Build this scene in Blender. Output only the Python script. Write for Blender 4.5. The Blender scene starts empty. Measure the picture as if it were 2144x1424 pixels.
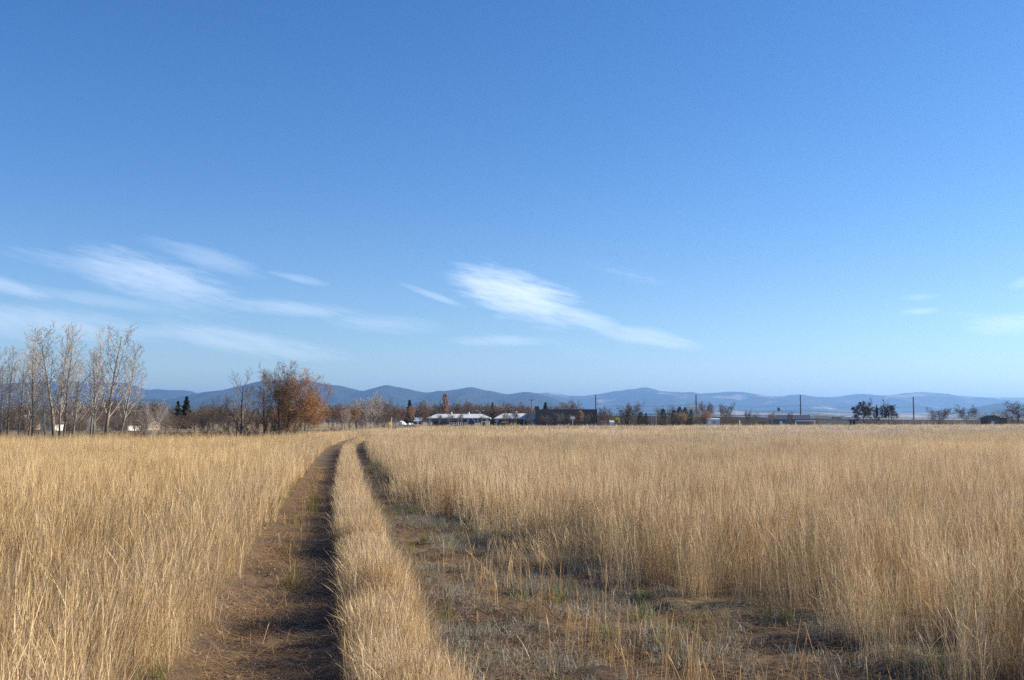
import bpy, math, random
import numpy as np
from mathutils import Vector, Matrix

# ------------------------------------------------------------------ camera
PW, PH, F, HOR, EYE = 2144, 1424, 2180.0, 884.0, 1.65
PITCH = math.atan((HOR - PH / 2) / F)
scene = bpy.context.scene
C = scene.collection
cam_d = bpy.data.cameras.new('camera')
cam = bpy.data.objects.new('camera', cam_d)
C.objects.link(cam)
cam.location = (0, 0, EYE)
cam.rotation_euler = (math.pi / 2 + PITCH, 0, 0)
cam_d.sensor_width = 36.0
cam_d.lens = 36.0 * F / PW
cam_d.clip_start = 0.1
cam_d.clip_end = 90000.0
scene.camera = cam

# ------------------------------------------------------------------ sun, sky, exposure
SUN_EL, SUN_AZ = math.radians(26.5), math.radians(79.0)      # azimuth from +Y towards +X
sun_dir = Vector((math.sin(SUN_AZ) * math.cos(SUN_EL), math.cos(SUN_AZ) * math.cos(SUN_EL), math.sin(SUN_EL)))
sd = bpy.data.lights.new('sun', 'SUN')
sd.energy = 5.0
sd.angle = math.radians(0.55)
sd.color = (1.0, 0.90, 0.74)
sun = bpy.data.objects.new('sun', sd)
C.objects.link(sun)
sun.rotation_euler = sun_dir.to_track_quat('Z', 'Y').to_euler()
sun.location = (60, 10, 40)

scene.view_settings.view_transform = 'Standard'
scene.view_settings.look = 'None'
scene.view_settings.gamma = 1.0
scene.view_settings.exposure = 1.08
scene.cycles.use_denoising = False
scene.cycles.max_bounces = 5
scene.cycles.diffuse_bounces = 3
scene.cycles.glossy_bounces = 2
scene.cycles.transmission_bounces = 3
scene.cycles.volume_bounces = 0
scene.cycles.transparent_max_bounces = 8
scene.cycles.sample_clamp_indirect = 4.0

world = bpy.data.worlds.new('World')
scene.world = world
world.cycles.sampling_method = 'MANUAL'
world.cycles.sample_map_resolution = 512
world.use_nodes = True


class NT:
    """small helper to write node trees"""
    def __init__(self, tree):
        self.t = tree
        tree.nodes.clear()

    def n(self, typ, **kw):
        nd = self.t.nodes.new(typ)
        for k, v in kw.items():
            setattr(nd, k, v)
        return nd

    def link(self, a, b):
        self.t.links.new(a, b)

    def val(self, sock, v):
        if isinstance(v, bpy.types.NodeSocket):
            self.link(v, sock)
        else:
            sock.default_value = v

    def math(self, op, a, b=None, c=None, clamp=False):
        nd = self.n('ShaderNodeMath', operation=op, use_clamp=clamp)
        self.val(nd.inputs[0], a)
        if b is not None:
            self.val(nd.inputs[1], b)
        if c is not None:
            self.val(nd.inputs[2], c)
        return nd.outputs[0]

    def mix(self, fac, a, b, blend='MIX'):
        nd = self.n('ShaderNodeMix', data_type='RGBA', blend_type=blend)
        self.val(nd.inputs[0], fac)
        for s, v in ((nd.inputs[6], a), (nd.inputs[7], b)):
            if isinstance(v, tuple) and len(v) == 3:
                v = (*v, 1)
            self.val(s, v)
        return nd.outputs[2]

    def noise(self, vec, scale, detail=4, rough=0.55, dist=0.0):
        nd = self.n('ShaderNodeTexNoise')
        if vec is not None:
            self.link(vec, nd.inputs['Vector'])
        nd.inputs['Scale'].default_value = scale
        nd.inputs['Detail'].default_value = detail
        nd.inputs['Roughness'].default_value = rough
        nd.inputs['Distortion'].default_value = dist
        return nd.outputs['Fac']

    def ramp(self, fac, lo, hi):
        nd = self.n('ShaderNodeMapRange', interpolation_type='SMOOTHSTEP')
        self.val(nd.inputs[0], fac)
        nd.inputs[1].default_value = lo
        nd.inputs[2].default_value = hi
        return nd.outputs[0]


# sky: Nishita plus thin cirrus streaks at fixed compass directions
w = NT(world.node_tree)
sky = w.n('ShaderNodeTexSky', sky_type='NISHITA')
sky.sun_disc = False
sky.sun_elevation = SUN_EL
sky.sun_rotation = SUN_AZ
sky.altitude = 1100
sky.air_density = 1.0
sky.dust_density = 0.25
sky.ozone_density = 2.2
tc = w.n('ShaderNodeTexCoord')
sp = w.n('ShaderNodeSeparateXYZ')
w.link(tc.outputs['Generated'], sp.inputs[0])
az = w.math('MULTIPLY', w.math('ARCTAN2', sp.outputs[0], sp.outputs[1]), 57.2958)
el = w.math('MULTIPLY', w.math('ARCSINE', sp.outputs[2]), 57.2958)


def pix_dir(px, py):
    u, v = (px - PW / 2) / F, (PH / 2 - py) / F
    return Vector((u, math.cos(PITCH) - v * math.sin(PITCH), math.sin(PITCH) + v * math.cos(PITCH)))


def pix_azel(px, py):
    d = pix_dir(px, py).normalized()
    return math.degrees(math.atan2(d.x, d.y)), math.degrees(math.asin(d.z))


# stretched noise field: fine streaks sloping down to the right
comb = w.n('ShaderNodeCombineXYZ')
SL = 0.22
w.link(az, comb.inputs[0])
w.link(w.math('ADD', el, w.math('MULTIPLY', az, SL)), comb.inputs[1])
mp = w.n('ShaderNodeMapping')
mp.inputs['Scale'].default_value = (0.35, 1.6, 1)
w.link(comb.outputs[0], mp.inputs[0])
wisp = w.noise(mp.outputs[0], 1.0, 5, 0.6, 0.0)
mp2 = w.n('ShaderNodeMapping')
mp2.inputs['Scale'].default_value = (0.5, 3.6, 1)
mp2.inputs['Location'].default_value = (7.3, 2.1, 0)
w.link(comb.outputs[0], mp2.inputs[0])
fine = w.noise(mp2.outputs[0], 1.2, 6, 0.68, 0.0)
# clouds: centre px, half length px, half height px, slope (px down per px right), strength
CL = [(325, 585, 165, 46, .24, .48), (430, 540, 120, 22, .25, .24), (190, 560, 150, 20, .15, .25), (625, 583, 60, 9, .2, .30),
      (600, 645, 150, 17, .05, .33), (60, 675, 260, 34, .06, .40), (500, 715, 220, 26, .14, .42), (20, 600, 110, 16, .2, .35),
      (40, 690, 140, 8, .05, .30), (800, 678, 120, 20, .06, .25),
      (1085, 618, 145, 50, .32, .85), (1035, 588, 105, 26, .12, .55), (1200, 660, 120, 22, .30, .55), (1350, 705, 120, 20, .18, .50),
      (905, 618, 70, 8, .35, .38), (1050, 713, 110, 13, .0, .38), (1925, 652, 40, 8, -.05, .33),
      (1925, 622, 40, 7, 0, .20), (2130, 676, 90, 22, -.08, .40), (2170, 580, 50, 14, -.3, .35), (200, 628, 190, 14, .1, .22)]
pxdeg = math.degrees(1 / F)
cloud = None
wob = w.math('ADD', w.math('MULTIPLY', w.math('SUBTRACT', wisp, 0.5), 1.7), w.math('MULTIPLY', w.math('SUBTRACT', fine, 0.5), 2.2))
azel = w.n('ShaderNodeCombineXYZ')
w.link(az, azel.inputs[0])
w.link(el, azel.inputs[1])
for (cx, cy, hl, hh, slope, st) in CL:
    a0, e0 = pix_azel(cx, cy)
    mpc = w.n('ShaderNodeMapping', vector_type='TEXTURE')
    mpc.inputs['Location'].default_value = (a0, e0, 0)
    mpc.inputs['Rotation'].default_value = (0, 0, -math.atan(slope))
    mpc.inputs['Scale'].default_value = (hl * pxdeg, hh * pxdeg, 1)
    w.link(azel.outputs[0], mpc.inputs[0])
    dt = w.n('ShaderNodeVectorMath', operation='DOT_PRODUCT')
    w.link(mpc.outputs[0], dt.inputs[0])
    w.link(mpc.outputs[0], dt.inputs[1])
    mr = w.n('ShaderNodeMapRange', interpolation_type='SMOOTHSTEP')
    w.link(w.math('ADD', dt.outputs['Value'], wob), mr.inputs[0])
    mr.inputs[1].default_value, mr.inputs[2].default_value = -.9, 1.45
    mr.inputs[3].default_value, mr.inputs[4].default_value = st, 0.0
    cloud = mr.outputs[0] if cloud is None else w.math('MAXIMUM', cloud, mr.outputs[0])
# the same kind of thin cirrus elsewhere round the low sky, outside the frame too
band = w.math('MULTIPLY', w.ramp(el, 1.0, 4.0), w.math('SUBTRACT', 1.0, w.ramp(el, 7.0, 11.0)))
mp3 = w.n('ShaderNodeMapping')
mp3.inputs['Scale'].default_value = (0.05, 0.30, 1)
w.link(comb.outputs[0], mp3.inputs[0])
amb = w.math('MULTIPLY', w.math('MULTIPLY', w.ramp(w.noise(mp3.outputs[0], 1.0, 2, .6), .56, .78), w.ramp(fine, .35, .7)), w.math('MULTIPLY', band, .30))
cloud = w.math('MAXIMUM', cloud, amb)
cloud = w.math('MULTIPLY', cloud, w.math('ADD', 0.25, w.math('MULTIPLY', fine, 1.3)), clamp=True)
hs = w.n('ShaderNodeHueSaturation')
hs.inputs['Hue'].default_value = .510
hs.inputs['Saturation'].default_value = 1.33
hs.inputs['Value'].default_value = 1.0
w.link(sky.outputs[0], hs.inputs['Color'])
SKY_STR = 0.076
skycol = w.mix(cloud, hs.outputs[0], (9.6, 10.0, 10.6))
bg = w.n('ShaderNodeBackground')
w.link(skycol, bg.inputs[0])
bg.inputs[1].default_value = SKY_STR
wo = w.n('ShaderNodeOutputWorld')
w.link(bg.outputs[0], wo.inputs[0])

# ------------------------------------------------------------------ helpers
rng = np.random.default_rng(11)
random.seed(5)


def ground_at(px, py, z=0.0):
    d = pix_dir(px, py)
    t = (z - EYE) / d.z
    return d.x * t, d.y * t


def at(px, Y):
    """world X of pixel column px at distance Y near the horizon line"""
    return (px - PW / 2) / F * Y


def zat(py, Y):
    d = pix_dir(PW / 2, py)
    return EYE + d.z / d.y * Y


def tag(o, label, cat, group=None, kind=None):
    if label:
        o['label'] = label
    if cat:
        o['category'] = cat
    if group:
        o['group'] = group
    if kind:
        o['kind'] = kind
    return o


def thing(name, label, cat, loc=(0, 0, 0), rz=0.0, group=None):
    o = bpy.data.objects.new(name, None)
    C.objects.link(o)
    o.empty_display_size = 0.3
    o.location = loc
    o.rotation_euler = (0, 0, rz)
    return tag(o, label, cat, group)


class MB:
    def __init__(self):
        self.v, self.f, self.a = [], [], []

    def quad(self, a, b, c, d):
        i = len(self.v)
        self.v += [tuple(a), tuple(b), tuple(c), tuple(d)]
        self.f.append((i, i + 1, i + 2, i + 3))

    def box(self, x0, x1, y0, y1, z0, z1):
        i = len(self.v)
        self.v += [(x0, y0, z0), (x1, y0, z0), (x1, y1, z0), (x0, y1, z0), (x0, y0, z1), (x1, y0, z1), (x1, y1, z1), (x0, y1, z1)]
        for q in ((3, 2, 1, 0), (4, 5, 6, 7), (0, 1, 5, 4), (1, 2, 6, 5), (2, 3, 7, 6), (3, 0, 4, 7)):
            self.f.append(tuple(i + k for k in q))
        return self

    def prism(self, pts, y0, y1):
        """outline in x,z extruded along y"""
        i, n = len(self.v), len(pts)
        self.v += [(x, y0, z) for x, z in pts] + [(x, y1, z) for x, z in pts]
        self.f.append(tuple(i + k for k in range(n)))
        self.f.append(tuple(i + n + k for k in reversed(range(n))))
        for k in range(n):
            j = (k + 1) % n
            self.f.append((i + k, i + n + k, i + n + j, i + j))
        return self

    def tube(self, pts, rad, sides=6, cap=True):
        n = len(pts)
        pts = [Vector(p) for p in pts]
        base = len(self.v)
        t0 = (pts[1] - pts[0]).normalized()
        up = Vector((0, 0, 1)) if abs(t0.z) < .9 else Vector((1, 0, 0))
        a = t0.cross(up).normalized()
        for k in range(n):
            t = (pts[min(k + 1, n - 1)] - pts[max(k - 1, 0)]).normalized()
            a = (a - t * a.dot(t))
            if a.length < 1e-6:
                a = t.orthogonal()
            a.normalize()
            b = t.cross(a)
            r = rad[k] if hasattr(rad, '__len__') else rad
            for s in range(sides):
                th = 2 * math.pi * s / sides
                q = pts[k] + (a * math.cos(th) + b * math.sin(th)) * r
                self.v.append((q.x, q.y, q.z))
        for k in range(n - 1):
            for s in range(sides):
                s2 = (s + 1) % sides
                self.f.append((base + k * sides + s, base + k * sides + s2, base + (k + 1) * sides + s2, base + (k + 1) * sides + s))
        if cap:
            self.f.append(tuple(base + s for s in reversed(range(sides))))
            self.f.append(tuple(base + (n - 1) * sides + s for s in range(sides)))
        return self

    def mesh(self, name, mat, smooth=False):
        me = bpy.data.meshes.new(name)
        me.from_pydata(self.v, [], self.f)
        me.materials.append(mat)
        if smooth:
            me.polygons.foreach_set('use_smooth', [True] * len(me.polygons))
        me.update()
        return me

    def build(self, name, mat, parent=None, smooth=False):
        return link_mesh(name, self.mesh(name, mat, smooth), parent)


def link_mesh(name, me, parent=None):
    o = bpy.data.objects.new(name, me)
    C.objects.link(o)
    if parent is not None:
        o.parent = parent
    return o


def material(name, col, rough=0.85, var=0.0, scale=3.0, col2=None, bump=0.0, spec=0.3, detail=5, metallic=0.0, coords='Object'):
    m = bpy.data.materials.new(name)
    m.use_nodes = True
    t = NT(m.node_tree)
    b = t.n('ShaderNodeBsdfPrincipled')
    out = t.n('ShaderNodeOutputMaterial')
    t.link(b.outputs[0], out.inputs[0])
    tcn = t.n('ShaderNodeTexCoord')
    fac = t.noise(tcn.outputs[coords], scale, detail, .6)
    if col2 is None:
        col2 = tuple(c * (1 - var) for c in col)
        col = tuple(min(1, c * (1 + var)) for c in col)
    cc = t.mix(t.ramp(fac, .3, .7), col, col2)
    t.link(cc, b.inputs['Base Color'])
    b.inputs['Roughness'].default_value = rough
    b.inputs['Specular IOR Level'].default_value = spec
    b.inputs['Metallic'].default_value = metallic
    if bump:
        bn = t.n('ShaderNodeBump')
        bn.inputs['Strength'].default_value = bump
        bn.inputs['Distance'].default_value = 0.05
        t.link(fac, bn.inputs['Height'])
        t.link(bn.outputs[0], b.inputs['Normal'])
    return m


def vnoise(x, y, seed=0):
    """smooth value noise, vectorised, 0..1"""
    xi, yi = np.floor(x).astype(np.int64), np.floor(y).astype(np.int64)
    xf, yf = x - xi, y - yi
    xf, yf = xf * xf * (3 - 2 * xf), yf * yf * (3 - 2 * yf)

    def h(a, b):
        n = (a * 374761393 + b * 668265263 + seed * 1442695041) & 0x7fffffff
        n = ((n ^ (n >> 13)) * 1274126177) & 0x7fffffff
        n = (n ^ (n >> 16)) & 0xffff
        return n / 65535.0
    return (h(xi, yi) * (1 - xf) + h(xi + 1, yi) * xf) * (1 - yf) + (h(xi, yi + 1) * (1 - xf) + h(xi + 1, yi + 1) * xf) * yf


def fbm(x, y, seed=0, oct=4):
    s, a, tot = 0, 1.0, 0
    for k in range(oct):
        s = s + a * vnoise(x * 2 ** k, y * 2 ** k, seed + k * 17)
        tot += a
        a *= .5
    return s / tot


# ------------------------------------------------------------------ plan of the two-track path (metres, from pixels on the ground)
_strip = [ground_at(740, 1424), ground_at(728, 1300), ground_at(719, 1220), ground_at(712, 1120), ground_at(709, 1065), ground_at(710, 1015), ground_at(716, 960), ground_at(722, 940)]
_sy = [2.0] + [p[1] for p in _strip] + [90, 125, 172, 250, 400]
_sx = [0.0] + [p[0] for p in _strip] + [-13.4, -16.8, -20.0, -23.0, -26.0]
_rw = [(2144, 1440), (2000, 1400), (1850, 1350), (1700, 1312), (1500, 1280), (1350, 1240), (1200, 1190), (1080, 1132), (1000, 1100), (930, 1078), (870, 1048), (820, 1010), (790, 975)]
_rp = [ground_at(*p) for p in _rw]
_ry = [2.0] + [p[1] for p in _rp]
_rx = [5.5] + [p[0] for p in _rp]
STRIP_W, LANE_W = 0.54, 1.24


def strip_left(y):
    return np.interp(y, _sy, _sx)


def right_edge(y):
    s = strip_left(y) + STRIP_W
    r = np.interp(y, _ry, _rx)
    far = s + 0.72
    return np.where(y > _ry[-1], far, np.maximum(r, far))


def lane_info(x, y):
    """signed distances: >0 inside left lane, inside strip, inside right lane"""
    wob = (fbm(y * 1.7, x * 0 + 3.0, 5) - .5) * .22
    s = strip_left(y)
    inl = np.minimum(x - (s - LANE_W + wob), (s + wob * .5) - x)
    ins = np.minimum(x - (s + wob * .5), (s + STRIP_W + wob) - x)
    inr = np.minimum(x - (s + STRIP_W + wob), right_edge(y) + (wob * 2.2 + (fbm(x * .9 + 7, y * .9, 91, 3) - .5) * 1.1) * np.clip(1.5 - y / 22, .12, 1) - x)
    return inl, ins, inr


# ------------------------------------------------------------------ ground sheet
def spaced(a, stops):
    out = [a]
    for b, step in stops:
        n = max(1, int(round((b - out[-1]) / step)))
        st = out[-1]
        out += [st + (b - st) * (i + 1) / n for i in range(n)]
    return np.array(out)


def ground_height(x, y):
    inl, ins, inr = lane_info(x, y)
    near = np.clip(1 - (y - 60) / 80, 0, 1)
    z = -0.07 * np.clip(inl / .25, 0, 1) * near - 0.045 * np.clip(inr / .3, 0, 1) * near
    q = np.clip(1 - (y - 18) / 12, 0, 1) * np.clip(1 - (np.abs(x) - 8) / 4, 0, 1)
    hum = np.clip(inr / .4, 0, 1) * np.clip(1 - (y - 18) / 12, 0, 1) * (fbm(x * 1.7 + 3, y * 2.4, 19, 3) - .5) * .17
    z = z + hum + q * ((fbm(x * 2.2, y * 2.2, 3, 3) - .5) * .09 + (fbm(x * 9, y * 9, 8, 3) - .5) * .06)
    return z


gx = spaced(-38000, [(-4000, 6000), (-400, 600), (-60, 34), (-12, 2), (-4.5, .3), (4.5, .035), (12, .3), (60, 2), (400, 34), (4000, 600), (38000, 6000)])
gy = spaced(-180, [(-10, 40), (3, 2), (14, .035), (24, .12), (70, .6), (140, 2.5), (600, 20), (4000, 300), (25500, 3000)])
GX, GY = np.meshgrid(gx, gy)
GZ = ground_height(GX, GY)
nx, ny = len(gx), len(gy)
verts = np.stack([GX.ravel(), GY.ravel(), GZ.ravel()], 1)
ii = np.arange(nx * ny).reshape(ny, nx)
faces = np.stack([ii[:-1, :-1].ravel(), ii[:-1, 1:].ravel(), ii[1:, 1:].ravel(), ii[1:, :-1].ravel()], 1)
gme = bpy.data.meshes.new('ground')
gme.vertices.add(len(verts))
gme.vertices.foreach_set('co', verts.ravel())
gme.loops.add(faces.size)
gme.loops.foreach_set('vertex_index', faces.ravel())
gme.polygons.add(len(faces))
gme.polygons.foreach_set('loop_start', np.arange(len(faces)) * 4)
gme.polygons.foreach_set('use_smooth', np.ones(len(faces), bool))
gme.update(calc_edges=True)
inl, ins, inr = lane_info(verts[:, 0], verts[:, 1])
at_ = gme.attributes.new('lane', 'FLOAT', 'POINT')
at_.data.foreach_set('value', np.clip(np.maximum(inl, inr) / .2 + .3, 0, 1).astype(np.float32))
gm = bpy.data.materials.new('ground_soil')
gm.use_nodes = True
t = NT(gm.node_tree)
b = t.n('ShaderNodeBsdfPrincipled')
out = t.n('ShaderNodeOutputMaterial')
t.link(b.outputs[0], out.inputs[0])
geo = t.n('ShaderNodeNewGeometry')
pos = geo.outputs['Position']
la = t.n('ShaderNodeAttribute', attribute_name='lane')
n1 = t.noise(pos, 1.3, 6, .65)
n2 = t.noise(pos, 14, 6, .7)
n3 = t.noise(pos, 70, 4, .7)
soil = t.mix(t.ramp(n1, .35, .65), (.078, .054, .037), (.145, .100, .065))
soil = t.mix(t.math('MULTIPLY', t.ramp(n2, .5, .75), .6), soil, (.060, .040, .028))
soil = t.mix(t.math('MULTIPLY', t.ramp(n3, .58, .72), .5), soil, (.27, .195, .13))
litter = t.mix(t.ramp(n2, .3, .7), (.12, .085, .048), (.24, .175, .095))
nfar = t.noise(pos, .012, 5, .6)
farc = t.mix(t.ramp(nfar, .4, .6), (.30, .22, .12), (.21, .17, .10))
spg = t.n('ShaderNodeSeparateXYZ')
t.link(pos, spg.inputs[0])
col = t.mix(la.outputs['Fac'], litter, soil)
col = t.mix(t.ramp(spg.outputs[1], 90, 260), col, farc)
t.link(col, b.inputs['Base Color'])
b.inputs['Roughness'].default_value = .95
b.inputs['Specular IOR Level'].default_value = .15
bn = t.n('ShaderNodeBump')
bn.inputs['Strength'].default_value = .7
bn.inputs['Distance'].default_value = .05
t.link(t.math('ADD', n2, t.math('MULTIPLY', n3, .6)), bn.inputs['Height'])
t.link(bn.outputs[0], b.inputs['Normal'])
gme.materials.append(gm)
ground = link_mesh('ground', gme)
tag(ground, 'flat brown soil plain with two worn wheel tracks', None, kind='structure')

# ------------------------------------------------------------------ hills
HILL = bpy.data.materials.new('hill_forest')
HILL.use_nodes = True
t = NT(HILL.node_tree)
b = t.n('ShaderNodeBsdfPrincipled')
out = t.n('ShaderNodeOutputMaterial')
t.link(b.outputs[0], out.inputs[0])
pos = t.n('ShaderNodeNewGeometry').outputs['Position']
bare = t.n('ShaderNodeAttribute', attribute_name='bare')
mpn = t.n('ShaderNodeMapping')
mpn.inputs['Scale'].default_value = (1, .5, 3)
t.link(pos, mpn.inputs[0])
hn = t.noise(mpn.outputs[0], .0012, 7, .62)
hn2 = t.noise(pos, .006, 5, .65)
fcol = t.mix(t.ramp(hn2, .35, .65), (.020, .030, .016), (.045, .050, .028))
bcol = t.mix(t.ramp(hn2, .3, .7), (.50, .38, .25), (.32, .25, .16))
fac = t.ramp(t.math('ADD', hn, bare.outputs['Fac']), .62, .76)
t.link(t.mix(fac, fcol, bcol), b.inputs['Base Color'])
b.inputs['Roughness'].default_value = 1.0
b.inputs['Specular IOR Level'].default_value = 0.0


def hill_range(name, label, prof, D, depth, seed, bare_f, spur=.30, x_ext=120):
    xs = np.array([p[0] for p in prof], float)
    ysp = np.array([p[1] for p in prof], float)
    n = int((xs[-1] - xs[0]) / 5)
    px = np.linspace(xs[0], xs[-1], n)
    # smooth interpolation
    py = np.interp(px, xs, ysp)
    k = np.array([1, 2, 3, 2, 1]) / 9.0
    py = np.convolve(np.pad(py, 2, 'edge'), k, 'valid')
    py = py + (fbm(px / 23.0, px * 0 + seed, seed, 4) - .5) * 2.6
    H = np.maximum((HOR - py) / F * D + EYE, 1)
    rows = 46
    V, B = [], []
    for r in range(rows):
        tt = r / (rows - 1)            # 0 foot .. .75 ridge .. 1 behind
        if tt <= .75:
            q = tt / .75
            d = D - depth * (1 - q)
        else:
            q = 1 - (tt - .75) / .25
            d = D + depth * .5 * (tt - .75) / .25
        X = (px - PW / 2) / F * D
        nz = fbm(X / (depth * .16), np.full_like(X, d / (depth * .5)), seed + 3, 4)
        ridged = 1 - np.abs(2 * nz - 1)
        s = q ** 1.25
        env = 4 * q * (1 - q)
        hgt = H * np.clip(s + env * (ridged - .62) * spur * 1.6, 0, 1)
        V.append(np.stack([X, np.full_like(X, d), hgt - 4], 1))
        B.append(bare_f(px, q) + 0 * px if tt <= .75 else np.zeros_like(px))
    V = np.concatenate(V)
    me = bpy.data.meshes.new(name)
    ii = np.arange(rows * n).reshape(rows, n)
    fc = np.stack([ii[:-1, :-1].ravel(), ii[:-1, 1:].ravel(), ii[1:, 1:].ravel(), ii[1:, :-1].ravel()], 1)
    me.from_pydata(V.tolist(), [], fc.tolist())
    me.polygons.foreach_set('use_smooth', [True] * len(me.polygons))
    a = me.attributes.new('bare', 'FLOAT', 'POINT')
    a.data.foreach_set('value', np.concatenate(B).astype(np.float32))
    me.materials.append(HILL)
    return tag(link_mesh(name, me), label, None, kind='structure')


hill_range('hills', 'blue wooded hill range at the far left behind the bare aspens',
           [(-500, 812), (-300, 800), (-120, 806), (0, 803), (60, 800), (110, 797), (155, 796), (185, 803), (215, 799), (262, 800), (290, 808), (312, 816), (330, 813), (350, 815), (375, 815), (400, 818), (425, 826), (470, 838), (540, 858), (640, 882)],
           13500, 4200, 21, lambda px, q: -.05 + .07 * (np.abs(px - 330) < 110))
hill_range('hills', 'dark blue rounded hills behind the white-roofed school',
           [(330, 880), (380, 850), (420, 829), (445, 820), (480, 815), (510, 808), (540, 797), (580, 795), (640, 795), (690, 803), (720, 807), (742, 813), (762, 818), (785, 811), (812, 803), (840, 809), (880, 819), (905, 821), (918, 816), (932, 818), (950, 815), (965, 813), (988, 807), (1012, 814), (1030, 816), (1050, 822), (1066, 824), (1085, 820), (1106, 819), (1125, 823), (1150, 830), (1200, 848), (1280, 870), (1330, 882)],
           11000, 3600, 33, lambda px, q: -.09 + 0 * px)
hill_range('hills', 'pale hazy hill range with bare tan slopes at the right',
           [(1000, 850), (1080, 828), (1128, 821), (1160, 820), (1185, 827), (1217, 829), (1245, 825), (1278, 819), (1297, 818), (1312, 814), (1330, 813), (1343, 808.5), (1356, 811), (1370, 816), (1390, 819), (1420, 820), (1445, 820), (1465, 824), (1485, 821), (1520, 820), (1550, 820), (1580, 826), (1625, 831), (1650, 827), (1672, 825), (1690, 828), (1730, 830), (1760, 829), (1795, 823), (1820, 827), (1860, 827), (1890, 823), (1925, 819), (1960, 825), (2000, 827), (2030, 832), (2080, 830), (2120, 832), (2200, 828), (2320, 834), (2500, 826), (2700, 836)],
           16500, 5200, 47, lambda px, q: .06 + .05 * q)
hill_range('hills', 'low tan foothill bench in front of the far range',
           [(1000, 883), (1120, 872), (1300, 866), (1460, 862), (1560, 858), (1700, 860), (1850, 866), (2000, 860), (2090, 842), (2150, 846), (2300, 856), (2500, 868), (2700, 878)],
           9000, 3000, 58, lambda px, q: .10 + .16 * (1 - q))
hill_range('hills', 'low wooded foothill below the left hill range',
           [(-500, 850), (-200, 838), (0, 842), (200, 836), (330, 834), (420, 845), (520, 850), (700, 846), (900, 850), (1050, 862), (1200, 880)],
           7500, 2200, 71, lambda px, q: -.04 + 0 * px)

# ------------------------------------------------------------------ grass
def straw_material(name, c1, c2, c3, transl=.35):
    m = bpy.data.materials.new(name)
    m.use_nodes = True
    t = NT(m.node_tree)
    rn = t.n('ShaderNodeAttribute', attribute_name='shade')
    ti = t.n('ShaderNodeAttribute', attribute_name='tint', attribute_type='INSTANCER')
    col = t.mix(t.ramp(rn.outputs['Fac'], 0, .55), c1, c2)
    col = t.mix(t.ramp(rn.outputs['Fac'], .55, 1), col, c3)
    col = t.mix(1.0, col, ti.outputs['Color'], 'MULTIPLY')
    d = t.n('ShaderNodeBsdfPrincipled')
    d.inputs['Roughness'].default_value = .6
    d.inputs['Specular IOR Level'].default_value = .25
    t.link(col, d.inputs['Base Color'])
    tr = t.n('ShaderNodeBsdfTranslucent')
    t.link(col, tr.inputs[0])
    mx = t.n('ShaderNodeMixShader')
    mx.inputs[0].default_value = transl
    t.link(d.outputs[0], mx.inputs[1])
    t.link(tr.outputs[0], mx.inputs[2])
    o = t.n('ShaderNodeOutputMaterial')
    t.link(mx.outputs[0], o.inputs[0])
    return m


STRAW = straw_material('dry_straw', (.37, .255, .125), (.56, .42, .24), (.74, .60, .40), .24)
GREEN = straw_material('green_blades', (.085, .115, .030), (.15, .17, .055), (.30, .27, .12))
FROST = straw_material('frosted_blades', (.105, .10, .072), (.25, .235, .175), (.48, .46, .40))


def blades_mesh(name, mat, n, radius, h, hvar, wid, lean, curve, heads, rg, segs=3, leaf=.25, flat=False):
    """n thin blades rooted in a disc; returns a mesh with a per-blade shade attribute"""
    r = radius * np.sqrt(rg.random(n))
    th = rg.random(n) * 2 * np.pi
    bx, by = r * np.cos(th), r * np.sin(th)
    H = h * (1 + hvar * (rg.random(n) * 2 - 1))
    isleaf = rg.random(n) < leaf
    H = np.where(isleaf, H * rg.uniform(.35, .7, n), H)
    la = rg.normal(0, lean, n) + np.where(isleaf, .12, 0)
    if flat:
        la = 1.42 + rg.normal(0, .10, n)
    ld = rg.random(n) * 2 * np.pi
    cu = np.abs(rg.normal(0, curve, n)) * np.where(isleaf, 2.2, 1)
    yaw = rg.random(n) * np.pi
    W = wid * rg.uniform(.7, 1.35, n)
    K = segs + 1
    ts = np.linspace(0, 1, K)
    if heads:
        prof_s = np.interp(ts, [0, .55, .8, .9, 1], [1, .75, .8, heads, .15])
    else:
        prof_s = np.interp(ts, [0, .5, 1], [1, .8, .12])
    prof_l = np.interp(ts, [0, .4, 1], [1.1, 1.3, .1])
    V = np.zeros((n, K, 2, 3))
    ang = la
    x = np.zeros(n)
    z = np.zeros(n)
    px_, pz_ = x.copy(), z.copy()
    for k in range(K):
        if k:
            ang = la + cu * (ts[k] ** 2) * 1.6
            px_ = px_ + np.sin(ang) * H / segs
            pz_ = pz_ + np.cos(ang) * H / segs
        wk = W * np.where(isleaf, prof_l[k], prof_s[k]) * .5
        cx, cy = bx + px_ * np.cos(ld), by + px_ * np.sin(ld)
        V[:, k, 0] = np.stack([cx - wk * np.cos(yaw), cy - wk * np.sin(yaw), pz_], 1)
        V[:, k, 1] = np.stack([cx + wk * np.cos(yaw), cy + wk * np.sin(yaw), pz_], 1)
    base = (np.arange(n) * K * 2)[:, None]
    fl = []
    for k in range(segs):
        fl.append(np.concatenate([base + 2 * k, base + 2 * k + 1, base + 2 * k + 3, base + 2 * k + 2], 1))
    fc = np.concatenate(fl)
    me = bpy.data.meshes.new(name)
    V = V.reshape(-1, 3)
    me.vertices.add(len(V))
    me.vertices.foreach_set('co', V.ravel())
    me.loops.add(fc.size)
    me.loops.foreach_set('vertex_index', fc.ravel().astype(np.int32))
    me.polygons.add(len(fc))
    me.polygons.foreach_set('loop_start', np.arange(len(fc)) * 4)
    me.update(calc_edges=True)
    sh = np.repeat(rg.random(n), K * 2).astype(np.float32)
    a = me.attributes.new('shade', 'FLOAT', 'POINT')
    a.data.foreach_set('value', sh)
    me.materials.append(mat)
    return me


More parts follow.
